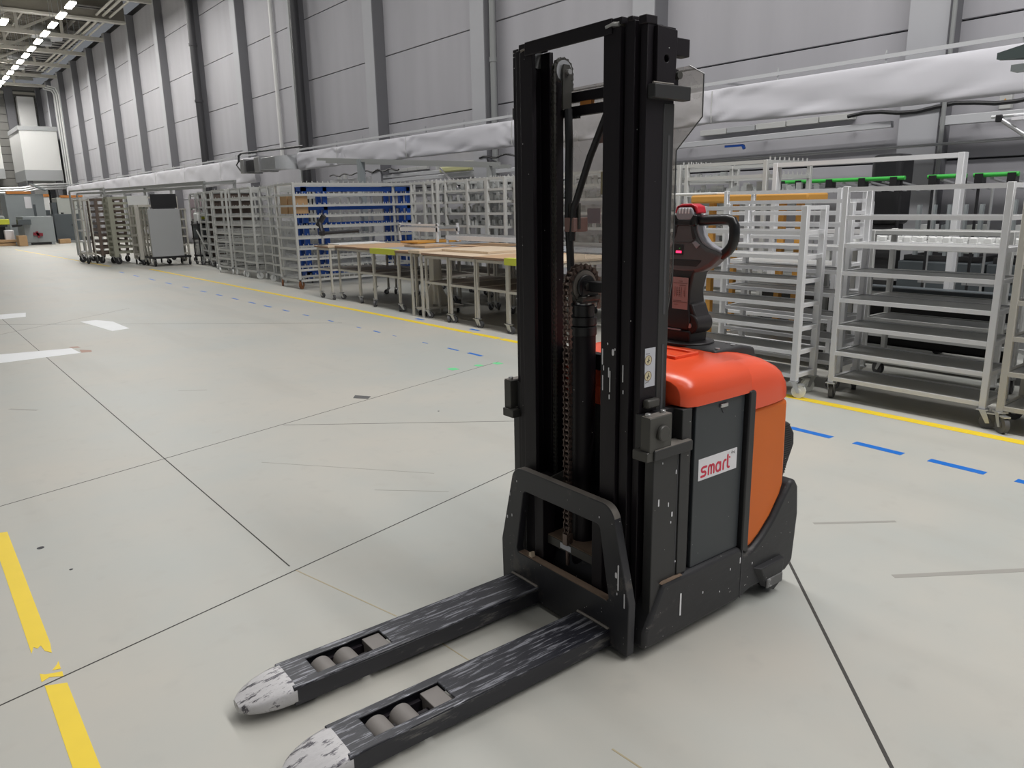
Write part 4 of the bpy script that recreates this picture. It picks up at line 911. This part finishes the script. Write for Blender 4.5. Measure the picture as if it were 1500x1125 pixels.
# rear cross members
cm = MB()
for z in (1.915, 1.868): cm.loft([[(.205, yy, z + dz - .016 if 0 else z - .017), (.225, yy, z - .017), (.225, yy, z + .017), (.205, yy, z + .017)] for yy, dz in ((-.26, 0), (-.05, .0), (.05, 0), (.26, 0))])
cm = cm.build('cross_member', 'mast_black', F, bevel=.002)
MB().box(.207, .223, .06, .115, 1.885, 1.898).build('wooden_wedge', 'orange_paint', cm)
MB().cyl((.20, .14, 1.85), (.20, .14, 1.842), .012, n=6).cyl((.20, .12, 1.85), (.20, .12, 1.842), .012, n=6).build('bolt', 'black_plastic', cm)
for z in (.45, .98): MB().box(.19, .225, -.26, .26, z - .03, z + .03).build('cross_member', 'mast_black', F, bevel=.003)
# lift cylinder, chain wheel and chains
cyl = MB().cyl((.145, .026, .06), (.145, .026, 1.085), .044, n=28).build('lift_cylinder', 'mast_black', F)
MB().cyl((.145, .026, 1.085), (.145, .026, 1.118), .047, n=28).cyl((.145, .026, 1.118), (.145, .026, 1.122), .042, n=28).cyl((.145, .026, 1.122), (.145, .026, 1.152), .047, n=28).cyl((.145, .026, 1.152), (.145, .026, 1.195), .038, n=28).build('gland', 'black_plastic', cyl, bevel=.003)
MB().cyl((.145, .026, 1.19), (.145, .026, 1.215), .028, n=16).build('piston_rod', 'bolt', cyl)
MB().box(.10, .19, -.015, .065, 1.212, 1.228).build('head_block', 'gunmetal', cyl, bevel=.003)
wx, wy, wz = .136, .026, 1.262
whl = MB().cyl((wx, wy + .012, wz), (wx, wy - .012, wz), .062, n=32).build('chain_wheel', 'gunmetal', F, bevel=.003)
MB().cyl((wx, wy - .012, wz), (wx, wy - .016, wz), .056, n=32).build('rim_face', 'edge_steel', whl)
MB().cyl((wx, wy - .016, wz), (wx, wy - .028, wz), .042, n=28).build('hub_plate', 'black_plastic', whl, bevel=.004)
MB().cyl((wx, wy - .028, wz), (wx, wy - .036, wz), .014, n=6).build('axle_nut', 'gunmetal', whl)
MB().prism([(wx - .03, wz - .06), (wx + .05, wz - .06), (wx + .05, wz - .01), (wx + .02, wz + .03), (wx - .02, wz + .02)], 'y', wy - .030, wy - .022).build('side_plate', 'black_plastic', whl)
MB().cyl((wx + .0, wy - .034, wz - .035), (wx, wy - .03, wz - .035), .006, n=8).build('bolt', 'bolt', whl)
MB().box(wx + .0, wx + .04, -.20, wy - .02, wz - .018, wz + .018).build('wheel_arm', 'black_plastic', whl, bevel=.003)
def chain(name, path, pitch, hw, hh, material='chain_steel', axis=Vector((0, 1, 0))):
    """roller chain along a polyline; pins parallel to axis"""
    pts = [Vector(p) for p in path]; seglen = [0]
    for a, b2 in zip(pts, pts[1:]): seglen.append(seglen[-1] + (b2 - a).length)
    def at(d):
        for i in range(1, len(pts)):
            if d <= seglen[i] or i == len(pts) - 1: return pts[i - 1].lerp(pts[i], (d - seglen[i - 1]) / max(1e-9, seglen[i] - seglen[i - 1]))
    mb = MB(); n = int(seglen[-1] / pitch); P = [at(i * pitch) for i in range(n + 1)]
    for i in range(n):
        a, b2 = P[i], P[i + 1]; d = (b2 - a).normalized(); nn = d.cross(axis).normalized(); w2 = hw if i % 2 else hw * .72
        for s in (-1, 1):
            off = axis * (s * w2); t2 = axis * .0012; e = d * (pitch * .36)
            prof = [a - e, a - e * .3 + nn * hh, (a + b2) / 2 + nn * hh * .62, b2 + e * .3 + nn * hh, b2 + e, b2 + e * .3 - nn * hh, (a + b2) / 2 - nn * hh * .62, a - e * .3 - nn * hh]
            mb.loft([[p + off - t2 for p in prof], [p + off + t2 for p in prof]])
        mb.cyl(a - axis * (hw * 1.25), a + axis * (hw * 1.25), hh * .55, n=6)
    return tag(mb.build(name, material, F), kind='stuff')
cp = [(wx - .070, wy, .29), (wx - .070, wy, wz)] + [(wx - .070 * math.cos(a), wy, wz + .070 * math.sin(a)) for a in [PI * k / 12 for k in range(1, 13)]] + [(wx + .07, wy, 1.17)]
chain('lift_chain', cp, .0205, .0145, .0105)
MB().box(wx - .085, wx - .055, wy - .012, wy + .012, .285, .33).cyl((wx - .07, wy, .20), (wx - .07, wy, .29), .008, n=8).build('chain_anchor', 'chain_steel', F)
for s, zt in ((1, 2.0), (-1, 2.0)):
    yy = s * .155 + .006
    chain('side_chain', [(.124, yy, .35), (.124, yy, zt)] + [(.165 - .041 * math.cos(a), yy, zt + .041 * math.sin(a)) for a in [PI * k / 8 for k in range(1, 9)]] + [(.206, yy, 1.93)], .017, .006, .006, 'gunmetal', axis=Vector((0, 1, 0)))
    wv = MB().cyl((.165, yy - .010, zt), (.165, yy + .010, zt), .036, n=24).build('top_wheel', 'galvanised', F)
    MB().prism([(.15, zt - .13), (.19, zt - .13), (.19, zt + .005), (.18, zt + .02), (.155, zt + .02), (.15, zt)], 'y', yy - s * .020, yy - s * .013).build('wheel_bracket', 'gunmetal', wv)
    MB().cyl((.17, yy - s * .013, zt - .005), (.17, yy - s * .034, zt - .005), .009, n=8).build('axle', 'bolt', wv)
MB().cyl((.15, -.15, 1.963), (.15, -.085, 1.963), .013, n=12).build('hose_stub', 'gunmetal', F)
MB().tube([(.16, -.125, 1.965), (.16, -.12, 1.93), (.145, .0, 1.70), (.14, .075, 1.53), (.14, .085, 1.42)], .012, 8).build('diagonal_hose', 'black_plastic', F)
hc = MB().box(.13, .2, .065, .115, 1.45, 1.50).build('hose_clamp', 'sticker_brown', F, bevel=.003)
MB().box(.15, .16, .06, .11, 1.46, 1.55).build('clamp_plate', 'gunmetal', hc)
MB().tube([(.16, .125, 1.87), (.155, .115, 1.75), (.16, .125, 1.5), (.15, .085, 1.1), (.15, .09, .7)], .014, 8).build('hose', 'black_plastic', F)
# clear plastic guard behind the mast
sh = [(-.226, 1.165), (-.246, 1.30), (-.246, 1.712), (-.347, 1.808), (-.347, 1.935), (-.29, 1.966), (.30, 1.966), (.357, 1.935), (.357, 1.808), (.256, 1.712), (.256, 1.30), (.236, 1.165)]
gd = MB().prism(sh, 'x', .298, .302).build('plastic_guard', 'clear_sheet', F, smooth=False)
MB().tube([(.3, -.289, 1.967), (.3, -.348, 1.935), (.3, -.348, 1.808), (.3, -.247, 1.712), (.3, -.247, 1.30), (.3, -.228, 1.165)], .0022, 5).build('sheet_edge', 'sheet_edge', gd)
for (y0, y1, z0, z1, mm) in [(.05, .12, 1.76, 1.81, 'sticker_brown'), (-.235, -.20, 1.72, 1.80, 'sticker_brown'), (-.215, -.17, 1.48, 1.57, 'sticker_brown'), (.10, .17, 1.475, 1.53, 'sticker_pink'), (.02, .10, 1.58, 1.66, 'label_cream')]:
    MB().box(.2965, .2975, y0, y1, z0, z1).build('sticker', mm, gd)
for yy in (.2, -.2): MB().box(.24, .30, yy - .02, yy + .02, 1.25, 1.29).build('guard_bracket', 'pillar_black', gd)

# chassis
bz = .035
skirt = MB().prism([(.05, bz), (.57, bz + .005), (.66, .06), (.90, .06), (.95, .09), (.968, .30), (.955, .42), (.93, .455), (.895, .452), (.85, .40), (.79, .325), (.72, .265), (.67, .236), (.64, .226), (.61, .236), (.58, .262), (.30, .262), (.14, .262), (.05, .10)], 'y', -.385, .385).build('chassis_skirt', 'chassis_black', F, bevel=.016, seg=3)
for s in (1, -1):
    gdp = MB().loft([[(.665, s * .38, .15), (.855, s * .38, .15), (.855, s * .38, .05), (.80, s * .38, .016), (.73, s * .38, .05)], [(.690, s * .408, .145), (.85, s * .408, .145), (.843, s * .404, .045), (.80, s * .400, .016), (.75, s * .404, .05)]]).build('wheel_guard', 'chassis_black', skirt, bevel=.004)
    MB().box(.735, .843, min(s * .402, s * .4095), max(s * .402, s * .4095), .045, .085).build('scuffed_edge', 'scuffed', skirt, bevel=.004)
    MB().cyl((.83, s * .36, .05), (.83, s * .32, .05), .05, n=20).build('caster_wheel', 'dark_rubber', F)
    MB().box(.588, .592, s * .3855 - .001, s * .3855 + .001, .05, .25).build('seam', 'dark_gap', skirt)
    MB().prism([(.13, .2625), (.24, .2625), (.235, .268), (.14, .268)], 'y', s * .33 - .05 if s > 0 else -.386, .386 if s > 0 else -.32).build('dusty_step', 'dusty', skirt)
MB().cyl((.83, -.05, .11), (.83, .05, .11), .11, n=24).build('drive_wheel', 'dark_rubber', F)
MB().box(.05, .30, -.30, .30, .06, .12).build('front_beam', 'chassis_black', F)
core = MB().box(.29, .64, -.352, .352, .235, .885).build('battery_box', 'chassis_black', F)
MB().box(.272, .33, -.34, .34, .30, .86).build('front_bulkhead', 'black_plastic', F)
for s in (1, -1):
    y0 = s * .352
    pil = MB().prism([(.086, .06), (.225, .06), (.225, .262), (.268, .262), (.268, .752), (.086, .742)], 'y', min(s * .335, s * .374), max(s * .335, s * .374)).build('pillar', 'pillar_black', F, bevel=.003)
    MB().box(.206, .210, min(s * .3735, s * .3745), max(s * .3735, s * .3745), .30, .70).build('groove', 'dark_gap', pil)
    MB().box(.215, .267, min(s * .374, s * .379), max(s * .374, s * .379), .27, .742).build('edge_strip', 'pillar_black', pil, bevel=.002)
    MB().box(.228, .278, min(s * .33, s * .372), max(s * .33, s * .372), .752, .868).build('pocket_post', 'pillar_black', pil, bevel=.003)
    MB().box(.075, .278, min(s * .30, s * .332), max(s * .30, s * .332), .74, .868).build('pocket_back', 'black_plastic', pil)
    lg = MB().box(.070, .262, min(s * .335, s * .392), max(s * .335, s * .392), .725, .760).build('ledge', 'pillar_black', pil, bevel=.003)
    MB().box(.074, .258, min(s * .340, s * .390), max(s * .340, s * .390), .7603, .7625).build('worn_top', 'edge_steel', lg)
    MB().box(.04, .098, min(s * .32, s * .385), max(s * .32, s * .385), .725, .758).build('ledge_end', 'gunmetal', lg, bevel=.003)
    blk = MB().box(.050, .158, min(s * .345, s * .386), max(s * .345, s * .386), .755, .872).build('bearing_block', 'gunmetal', F, bevel=.003)
    MB().cyl((.108, s * .385, .815), (.108, s * .400, .815), .027, n=24).build('pin', 'gunmetal', blk, bevel=.004)
    MB().box(.052, .156, min(s * .348, s * .384), max(s * .348, s * .384), .8722, .8742).build('worn_top', 'edge_steel', blk)
    for x in (.066, .138): MB().cyl((x, s * .362, .873), (x, s * .362, .884), .010, n=10).build('bolt', 'bolt', blk, bevel=.002)
    dr = MB().box(.302, .580, min(s * .352, s * .368), max(s * .352, s * .368), .262, .866).build('battery_door', 'battery_slate', F, bevel=.003)
    MB().box(.432, .472, min(s * .368, s * .376), max(s * .368, s * .376), .838, .852).build('latch', 'bolt', dr, bevel=.002)
    MB().prism([(.440, .838), (.466, .838), (.453, .815)], 'y', min(s * .368, s * .370), max(s * .368, s * .370)).build('latch_recess', 'dark_gap', dr)
    MB().prism([(.584, .248), (.624, .228), (.624, .866), (.616, .876), (.584, .876)], 'y', min(s * .35, s * .388), max(s * .35, s * .388)).build('corner_strip', 'black_plastic', F, bevel=.006)
# orange rear body
rear = MB().prism([(.626, .228), (.67, .238), (.72, .268), (.79, .328), (.85, .405), (.868, .45), (.860, .80), (.626, .80)], 'y', -.370, .370).build('rear_body', 'side_orange', F, bevel=.018, seg=3)
# red cowl on top
def ring_cowl(x, hw, zb, zt, rr=.09):
    pts = []
    prof = [(1.0, 0.0), (1.0, .30), (.985, .55), (.95, .74), (.88, .87), (.78, .945), (.62, .985), (.3, 1.0)]
    left = [(x, hw * a, zb + (zt - zb) * b2) for a, b2 in prof]
    right = [(x, -hw * a, zb + (zt - zb) * b2) for a, b2 in prof[::-1]]
    return left + right
st = [(.232, .330, .886, .945), (.236, .352, .874, .962), (.255, .370, .870, .975), (.30, .380, .868, .984), (.45, .382, .868, .984), (.597, .382, .868, .985), (.602, .382, .80, .985), (.70, .382, .80, .980), (.77, .380, .802, .968), (.82, .375, .804, .945), (.852, .364, .806, .912), (.866, .350, .808, .87), (.872, .330, .812, .835)]
MB().box(.245, .262, -.30, .30, .80, .90).build('cowl_apron', 'cowl_red', F, bevel=.003)
cowl = MB().loft([ring_cowl(*a) for a in st]).build('cowl', 'cowl_red', F, bevel=.004)
MB().prism([(.42, -.17), (.56, -.17), (.56, .17), (.42, .17)], 'z', .981, .996, holes=[[(.435, -.155), (.545, -.155), (.545, .155), (.435, .155)]]).build('tray_rim', 'cowl_red', cowl, bevel=.004)
MB().prism([(.435, -.155), (.545, -.155), (.545, .155), (.435, .155)], 'z', .984, .9865).build('tray_recess', 'cowl_red', cowl)
deck = MB().loft([[(.63, -.19, .962), (.63, .19, .962), (.63, .19, .990), (.63, -.19, .990)], [(.80, -.19, .95), (.80, .19, .95), (.80, .19, .990), (.80, -.19, .990)], [(.88, -.19, .90), (.88, .19, .90), (.88, .19, .975), (.88, -.19, .975)], [(.915, -.185, .84), (.915, .185, .84), (.915, .185, .90), (.915, -.185, .90)]]).build('rear_deck', 'pillar_black', F, bevel=.01, seg=3)
for x, yy in ((.77, .06), (.80, -.12), (.67, -.17), (.78, -.16)): MB().cyl((x, yy, .985), (x, yy, .9935), .010, n=8).build('screw', 'bolt', deck)
br_ = MB().prism([(.85, .42), (.915, .44), (.985, .58), (.98, .63), (.94, .68), (.86, .70)], 'y', -.335, .335).build('rubber_buffer', 'dark_rubber', F, bevel=.012, seg=3)
for k in range(22):
    z = .47 + .0095 * k; MB().box(.86, .962 - abs(k - 13) * .003, -.3375, -.3355, z, z + .005).build('rib', 'chassis_black', br_)

# lettering helper: strokes with round ends
def strokes(name, material, lines, wd, org, ux, uz, nrm, parent, th=.0006):
    org, ux, uz, nrm = Vector(org), Vector(ux), Vector(uz), Vector(nrm); mb = MB()
    def P(p, h): return org + ux * p[0] + uz * p[1] + nrm * h
    for ln in lines:
        for i, (a, b2) in enumerate(zip(ln, ln[1:])):
            d = Vector((b2[0] - a[0], b2[1] - a[1])); d = d.normalized() if d.length > 1e-9 else Vector((1, 0)); ang = math.atan2(d.y, d.x); h = th + .00002 * (i % 3)
            cap = [(b2[0] + wd / 2 * math.cos(ang - PI / 2 + PI * k / 6), b2[1] + wd / 2 * math.sin(ang - PI / 2 + PI * k / 6)) for k in range(7)] + [(a[0] + wd / 2 * math.cos(ang + PI / 2 + PI * k / 6), a[1] + wd / 2 * math.sin(ang + PI / 2 + PI * k / 6)) for k in range(7)]
            mb.loft([[P(p, 0) for p in cap], [P(p, h) for p in cap]])
    return mb.build(name, material, parent, smooth=False)
door = [o for o in F.children if o.name.startswith('battery_door') and min(v.co.y for v in o.data.vertices) < 0][0]
# sticker 'smart' on the battery door
sx0, sx1, sz0, sz1 = .326, .546, .588, .668
stk = MB().box(sx0, sx1, -.3695, -.3682, sz0, sz1).build('smart_sticker', 'label_white', door)
def A(cx, cy, rx, ry, a0, a1, n=10): return [(cx + rx * math.cos(math.radians(a0 + (a1 - a0) * i / n)), cy + ry * math.sin(math.radians(a0 + (a1 - a0) * i / n))) for i in range(n + 1)]
S_ = [[(.034, .0385)] + A(.017, .030, .0095, .0085, 90, 270, 8) + A(.0215, .0135, .0095, .008, 90, -90, 8) + [(.006, .0055)]]
M_ = [[(.047, .006), (.047, .028)] + A(.0545, .0285, .0075, .0095, 180, 0, 8) + [(.062, .006)], [(.062, .0285)] + A(.0695, .0285, .0075, .0095, 180, 0, 8) + [(.077, .006)]]
A_ = [A(.1015, .0215, .0125, .0165, 0, 360, 18), [(.114, .036), (.114, .006)]]
R_ = [[(.131, .006), (.131, .024)] + A(.1425, .024, .0115, .0145, 180, 80, 7)]
T_ = [[(.156, .054), (.156, .014)] + A(.1645, .014, .0085, .008, 180, 280, 6)]
strokes('smart_lettering', 'print_red', S_ + M_ + A_ + R_ + T_, .0086, (sx0 + .010, -.3695, sz0 + .008), (1, 0, 0), (0, 0, 1), (0, -1, 0), stk)
strokes('accent_mark', 'print_red', [[(.1655, .0445), (.168, .043)]], .0062, (sx0 + .010, -.3695, sz0 + .008), (1, 0, 0), (0, 0, 1), (0, -1, 0), stk)
strokes('small_lettering', 'print_dark', [[(.176, .0575), (.176, .064)], [(.176, .067), (.1762, .0672)], [(.181, .068), (.181, .0575)], A(.184, .0605, .003, .003, 0, 360, 8), A(.193, .0605, .0032, .0032, 0, 360, 8), [(.1962, .0635), (.1962, .0535)], ], .0011, (sx0 + .010, -.3695, sz0 + .006), (1, 0, 0), (0, 0, 1), (0, -1, 0), stk)
strokes('small_mark', 'label_grey', [A(.165, .063, .0035, .003, 20, 160, 5), A(.157, .0615, .0035, .003, 20, 160, 5)], .0009, (sx0 + .010, -.3695, sz0 + .006), (1, 0, 0), (0, 0, 1), (0, -1, 0), stk)
# warning label on the mast: two round pictograms
rail_r = [o for o in F.children if o.name.startswith('outer_rail') and max(v.co.y for v in o.data.vertices) < 0][0]
yw = -.3112
lb = MB().box(.100, .150, yw - .0012, yw, .955, 1.085).build('warning_label', 'label_grey', rail_r)
for zc in (1.045, .992):
    dsk = strokes('round_sign', 'label_cream', [[(0, 0), (.0001, 0)]], .034, (.116, yw - .0012, zc), (1, 0, 0), (0, 0, 1), (0, -1, 0), lb, .0004)
    strokes('sign_ring', 'print_brown', [A(0, 0, .016, .016, 0, 360, 24)], .0014, (.116, yw - .0016, zc), (1, 0, 0), (0, 0, 1), (0, -1, 0), lb)
    strokes('sign_figure', 'print_dark', [[(.003, .009), (.001, .001), (-.002, -.009)], [(.001, .003), (.006, -.002)], [(-.001, -.002), (-.005, -.004)]], .0026, (.116, yw - .0016, zc), (1, 0, 0), (0, 0, 1), (0, -1, 0), lb)
strokes('sign_rule', 'print_dark', [[(-.012, .022), (.006, .022)]], .0014, (.116, yw - .0012, 1.045), (1, 0, 0), (0, 0, 1), (0, -1, 0), lb)
strokes('sign_rule', 'print_dark', [[(-.012, -.022), (.006, -.020)]], .0014, (.116, yw - .0012, .992), (1, 0, 0), (0, 0, 1), (0, -1, 0), lb)
MB().box(.095, .155, -.335, -.31, .885, .915).build('side_stop', 'gunmetal', F, bevel=.006)

# tiller: upright steering arm
TX, TY = .72, .016
disc = MB().cyl((TX, TY, .988), (TX, TY, .998), .105, n=36).build('tiller_disc', 'tiller_black', F, bevel=.003)
def loft_box(secs, name, m, par, bv=.008):
    """secs: (z, x half, y half, xoff, yoff)"""
    return MB().loft([[(TX + xo - a, TY + yo - b2, z), (TX + xo + a, TY + yo - b2, z), (TX + xo + a, TY + yo + b2, z), (TX + xo - a, TY + yo + b2, z)] for z, a, b2, xo, yo in secs]).build(name, m, par, bevel=bv, seg=3)
foot = loft_box([(.992, .055, .062, 0, .012), (1.045, .058, .066, 0, .012)], 'tiller_foot', 'tiller_black', F)
neck = loft_box([(1.045, .058, .060, 0, .018), (1.09, .06, .068, 0, .018), (1.13, .052, .062, 0, .022), (1.20, .045, .058, 0, .022), (1.27, .046, .066, 0, .015), (1.33, .05, .10, 0, .0)], 'tiller_neck', 'tiller_black', F)
MB().box(TX - .063, TX - .058, TY - .01, TY + .078, 1.043, 1.048).build('neck_clip', 'tiller_light', neck)
jp = MB().prism(arc(TY - .042, 1.072, .042, 0, 2 * PI * 23 / 24, 23), 'x', TX - .05, TX + .05).build('pivot_cheek', 'tiller_black', neck, bevel=.006)
MB().prism([(TY - .084, 1.072), (TY - .01, 1.072), (TY - .01, 1.17), (TY - .05, 1.15)], 'x', TX - .045, TX + .045).build('pivot_web', 'tiller_black', neck, bevel=.006)
MB().cyl((TX - .050, TY - .048, 1.066), (TX - .054, TY - .048, 1.066), .010, n=14).build('pivot_pin', 'bolt', neck)
nl = MB().loft([[(TX - .053, TY - .034, 1.128), (TX - .052, TY - .034, 1.128), (TX - .052, TY + .044, 1.128), (TX - .053, TY + .044, 1.128)], [(TX - .0525, TY - .034, 1.255), (TX - .0515, TY - .034, 1.255), (TX - .0515, TY + .044, 1.255), (TX - .0525, TY + .044, 1.255)]]).build('neck_label', 'label_pink', neck)
T0 = (TX - .0532, TY + .043, 1.128); TU, TV, TN = (0, -1, 0), (0, 0, 1), (-1, 0, 0)
ln = [[(.004, .104), (.074, .104)], [(.004, .028), (.074, .028)], [(.034, .095), (.066, .095)], [(.004, .033), (.045, .033)], [(.01, .018), (.03, .018)], [(.03, .112), (.05, .112)]]
for xx in (.012, .022, .034, .044, .062): ln.append([(xx, .05), (xx, .088)])
for zz in (.058, .066, .074): ln += [[(.02, zz), (.026, zz)], [(.032, zz), (.038, zz)], [(.054, zz), (.062, zz)]]
strokes('label_print', 'print_brown', ln, .0016, T0, TU, TV, TN, nl)
# head: boat shaped shell, wide across y
def yz(pts, x0, x1, name, m, par, bv=.012, holes=()):
    return MB().prism([(TY + p[0], p[1]) for p in pts], 'x', TX + x0, TX + x1, holes=[[(TY + p[0], p[1]) for p in h] for h in holes]).build(name, m, par, bevel=bv, seg=3)
half = [(0, 1.272), (.05, 1.274), (.09, 1.284), (.13, 1.304), (.165, 1.334), (.182, 1.352), (.15, 1.364), (.115, 1.372), (.080, 1.390), (.060, 1.415), (.050, 1.44), (.046, 1.468), (0, 1.468)]
head = yz([(-a, z) for a, z in half] + [(a, z) for a, z in half[::-1] if a > 0], -.048, .018, 'tiller_head', 'tiller_grey', F, .014)
for s in (1, -1):
    yz([(s * a, z) for a, z in [(.046, 1.462), (.050, 1.438), (.062, 1.412), (.082, 1.388), (.117, 1.370), (.150, 1.362), (.176, 1.352), (.172, 1.362), (.125, 1.377), (.092, 1.396), (.070, 1.42), (.058, 1.445), (.056, 1.466)]], -.036, .010, 'inner_rim', 'tiller_light', head, .003)
    gp = [(TX - .016, TY + s * a, z) for a, z in [(.055, 1.476), (.12, 1.478), (.180, 1.479), (.201, 1.474), (.211, 1.456), (.213, 1.43), (.212, 1.405), (.204, 1.383), (.188, 1.364), (.160, 1.344)]]
    MB().tube(gp, [.021, .0205, .0205, .020, .020, .020, .020, .0195, .0195, .019], 14).build('hand_grip', 'grip_black', F)
    yz([(s * a, z) for a, z in [(.026, 1.452), (.056, 1.456), (.062, 1.497), (.044, 1.50), (.024, 1.475)]], -.052, .0, 'thumb_switch', 'grip_black', head, .006)
    yz([(s * a, z) for a, z in [(.030, 1.474), (.046, 1.470), (.052, 1.43), (.060, 1.412), (.046, 1.405), (.038, 1.43)]], -.051, -.047, 'dark_inlay', 'tiller_black', head, .001)
    yz([(s * a, z) for a, z in [(.045, 1.392), (.06, 1.40), (.082, 1.385), (.066, 1.37)]], -.053, -.047, 'side_button', 'tiller_light', head, .002)
yz([(-.047, 1.456), (.047, 1.456), (.047, 1.478), (-.047, 1.478)], -.052, .010, 'dark_band', 'tiller_black', head, .004)
yz([(-.040, 1.476), (.040, 1.476), (.046, 1.50), (.032, 1.526), (-.032, 1.526), (-.046, 1.50)], -.050, .005, 'head_top', 'tiller_light', head, .008)
for k in range(4): MB().box(TX - .052, TX - .044, TY + .027 - k * .015, TY + .019 - k * .015, 1.503, 1.524).build('key', 'label_white', head, bevel=.002)
yz([(-.048, 1.500), (-.058, 1.504), (-.050, 1.530), (-.025, 1.540), (.025, 1.540), (.050, 1.530), (.058, 1.504), (.048, 1.500), (.034, 1.527), (-.034, 1.527)], -.04, .015, 'belly_button', 'red_cap', head, .008)
MB().box(TX - .050, TX - .0485, TY + .0, TY + .06, 1.343, 1.383).build('display_window', 'black_plastic', head)
MB().box(TX - .0515, TX - .050, TY + .008, TY + .034, 1.350, 1.359).build('red_light', 'led', head)
MB().box(TX - .0512, TX - .050, TY + .014, TY + .019, 1.366, 1.371).build('green_light', 'green', head)
MB().tube([(TX - .0485, TY - .06, 1.41), (TX - .0495, TY - .035, 1.392), (TX - .0495, TY + .06, 1.392)], .0016, 5).build('shell_joint', 'dark_gap', head)

# white paint splashes and drips
random.seed(4)
def splash(par, x, y, z, w_, h_, axis):
    o = (x, y, z)
    if axis == 'x': strokes('paint_splash', 'label_white', [[(0, 0), (0.0001, h_)]], w_, o, (0, 1, 0), (0, 0, 1), (-1, 0, 0), par, .0008)
    else: strokes('paint_splash', 'label_white', [[(0, 0), (0.0001, h_)]], w_, o, (1, 0, 0), (0, 0, 1), (0, -1, 0), par, .0008)
ir = [o for o in F.children if o.name.startswith('inner_rail') and max(v.co.y for v in o.data.vertices) < 0][0]
mr = [o for o in F.children if o.name.startswith('middle_rail') and max(v.co.y for v in o.data.vertices) < 0][0]
for y, z, w_, h_ in [(-.166, 1.02, .005, .05), (-.168, .93, .004, .05), (-.196, .98, .004, .03), (-.202, .93, .004, .07), (-.200, .905, .005, .012), (-.215, 1.06, .010, .012), (-.224, 1.075, .004, .004), (-.172, 1.0, .004, .012), (-.19, 1.09, .004, .004)]: splash(ir, .0515, y, z, w_, h_, 'x')
for y, z, w_, h_ in [(-.250, .97, .004, .055), (-.252, .93, .004, .01)]: splash(mr, .0635, y, z, w_, h_, 'x')
prr = [o for o in F.children if o.name.startswith('pillar') and max(v.co.y for v in o.data.vertices) < 0][0]
for x, z, w_, h_ in [(.115, .555, .006, .02), (.165, .54, .004, .012), (.185, .50, .006, .012), (.18, .475, .004, .005), (.25, .345, .005, .03), (.20, .65, .004, .012), (.13, .70, .003, .004), (.165, .12, .006, .075), (.21, .32, .004, .004)]: splash(prr, x, -.3745, z, w_, h_, 'y')
for x, z, w_, h_ in [(.235, .11, .008, .08), (.52, .19, .004, .006), (.58, .20, .005, .02), (.36, .15, .004, .006), (.46, .12, .004, .003), (.66, .17, .004, .006)]: splash(skirt, x, -.3855, z, w_, h_, 'y')
for y, z, w_, h_ in [(-.305, .255, .006, .09), (-.295, .30, .010, .012), (-.335, .20, .005, .05), (-.30, .235, .004, .006), (.315, .32, .007, .006), (.285, .335, .006, .006), (-.21, .49, .004, .004), (.25, .49, .004, .004), (.296, .42, .004, .012)]: splash(plate, -.0002, y, z, w_, h_, 'x')
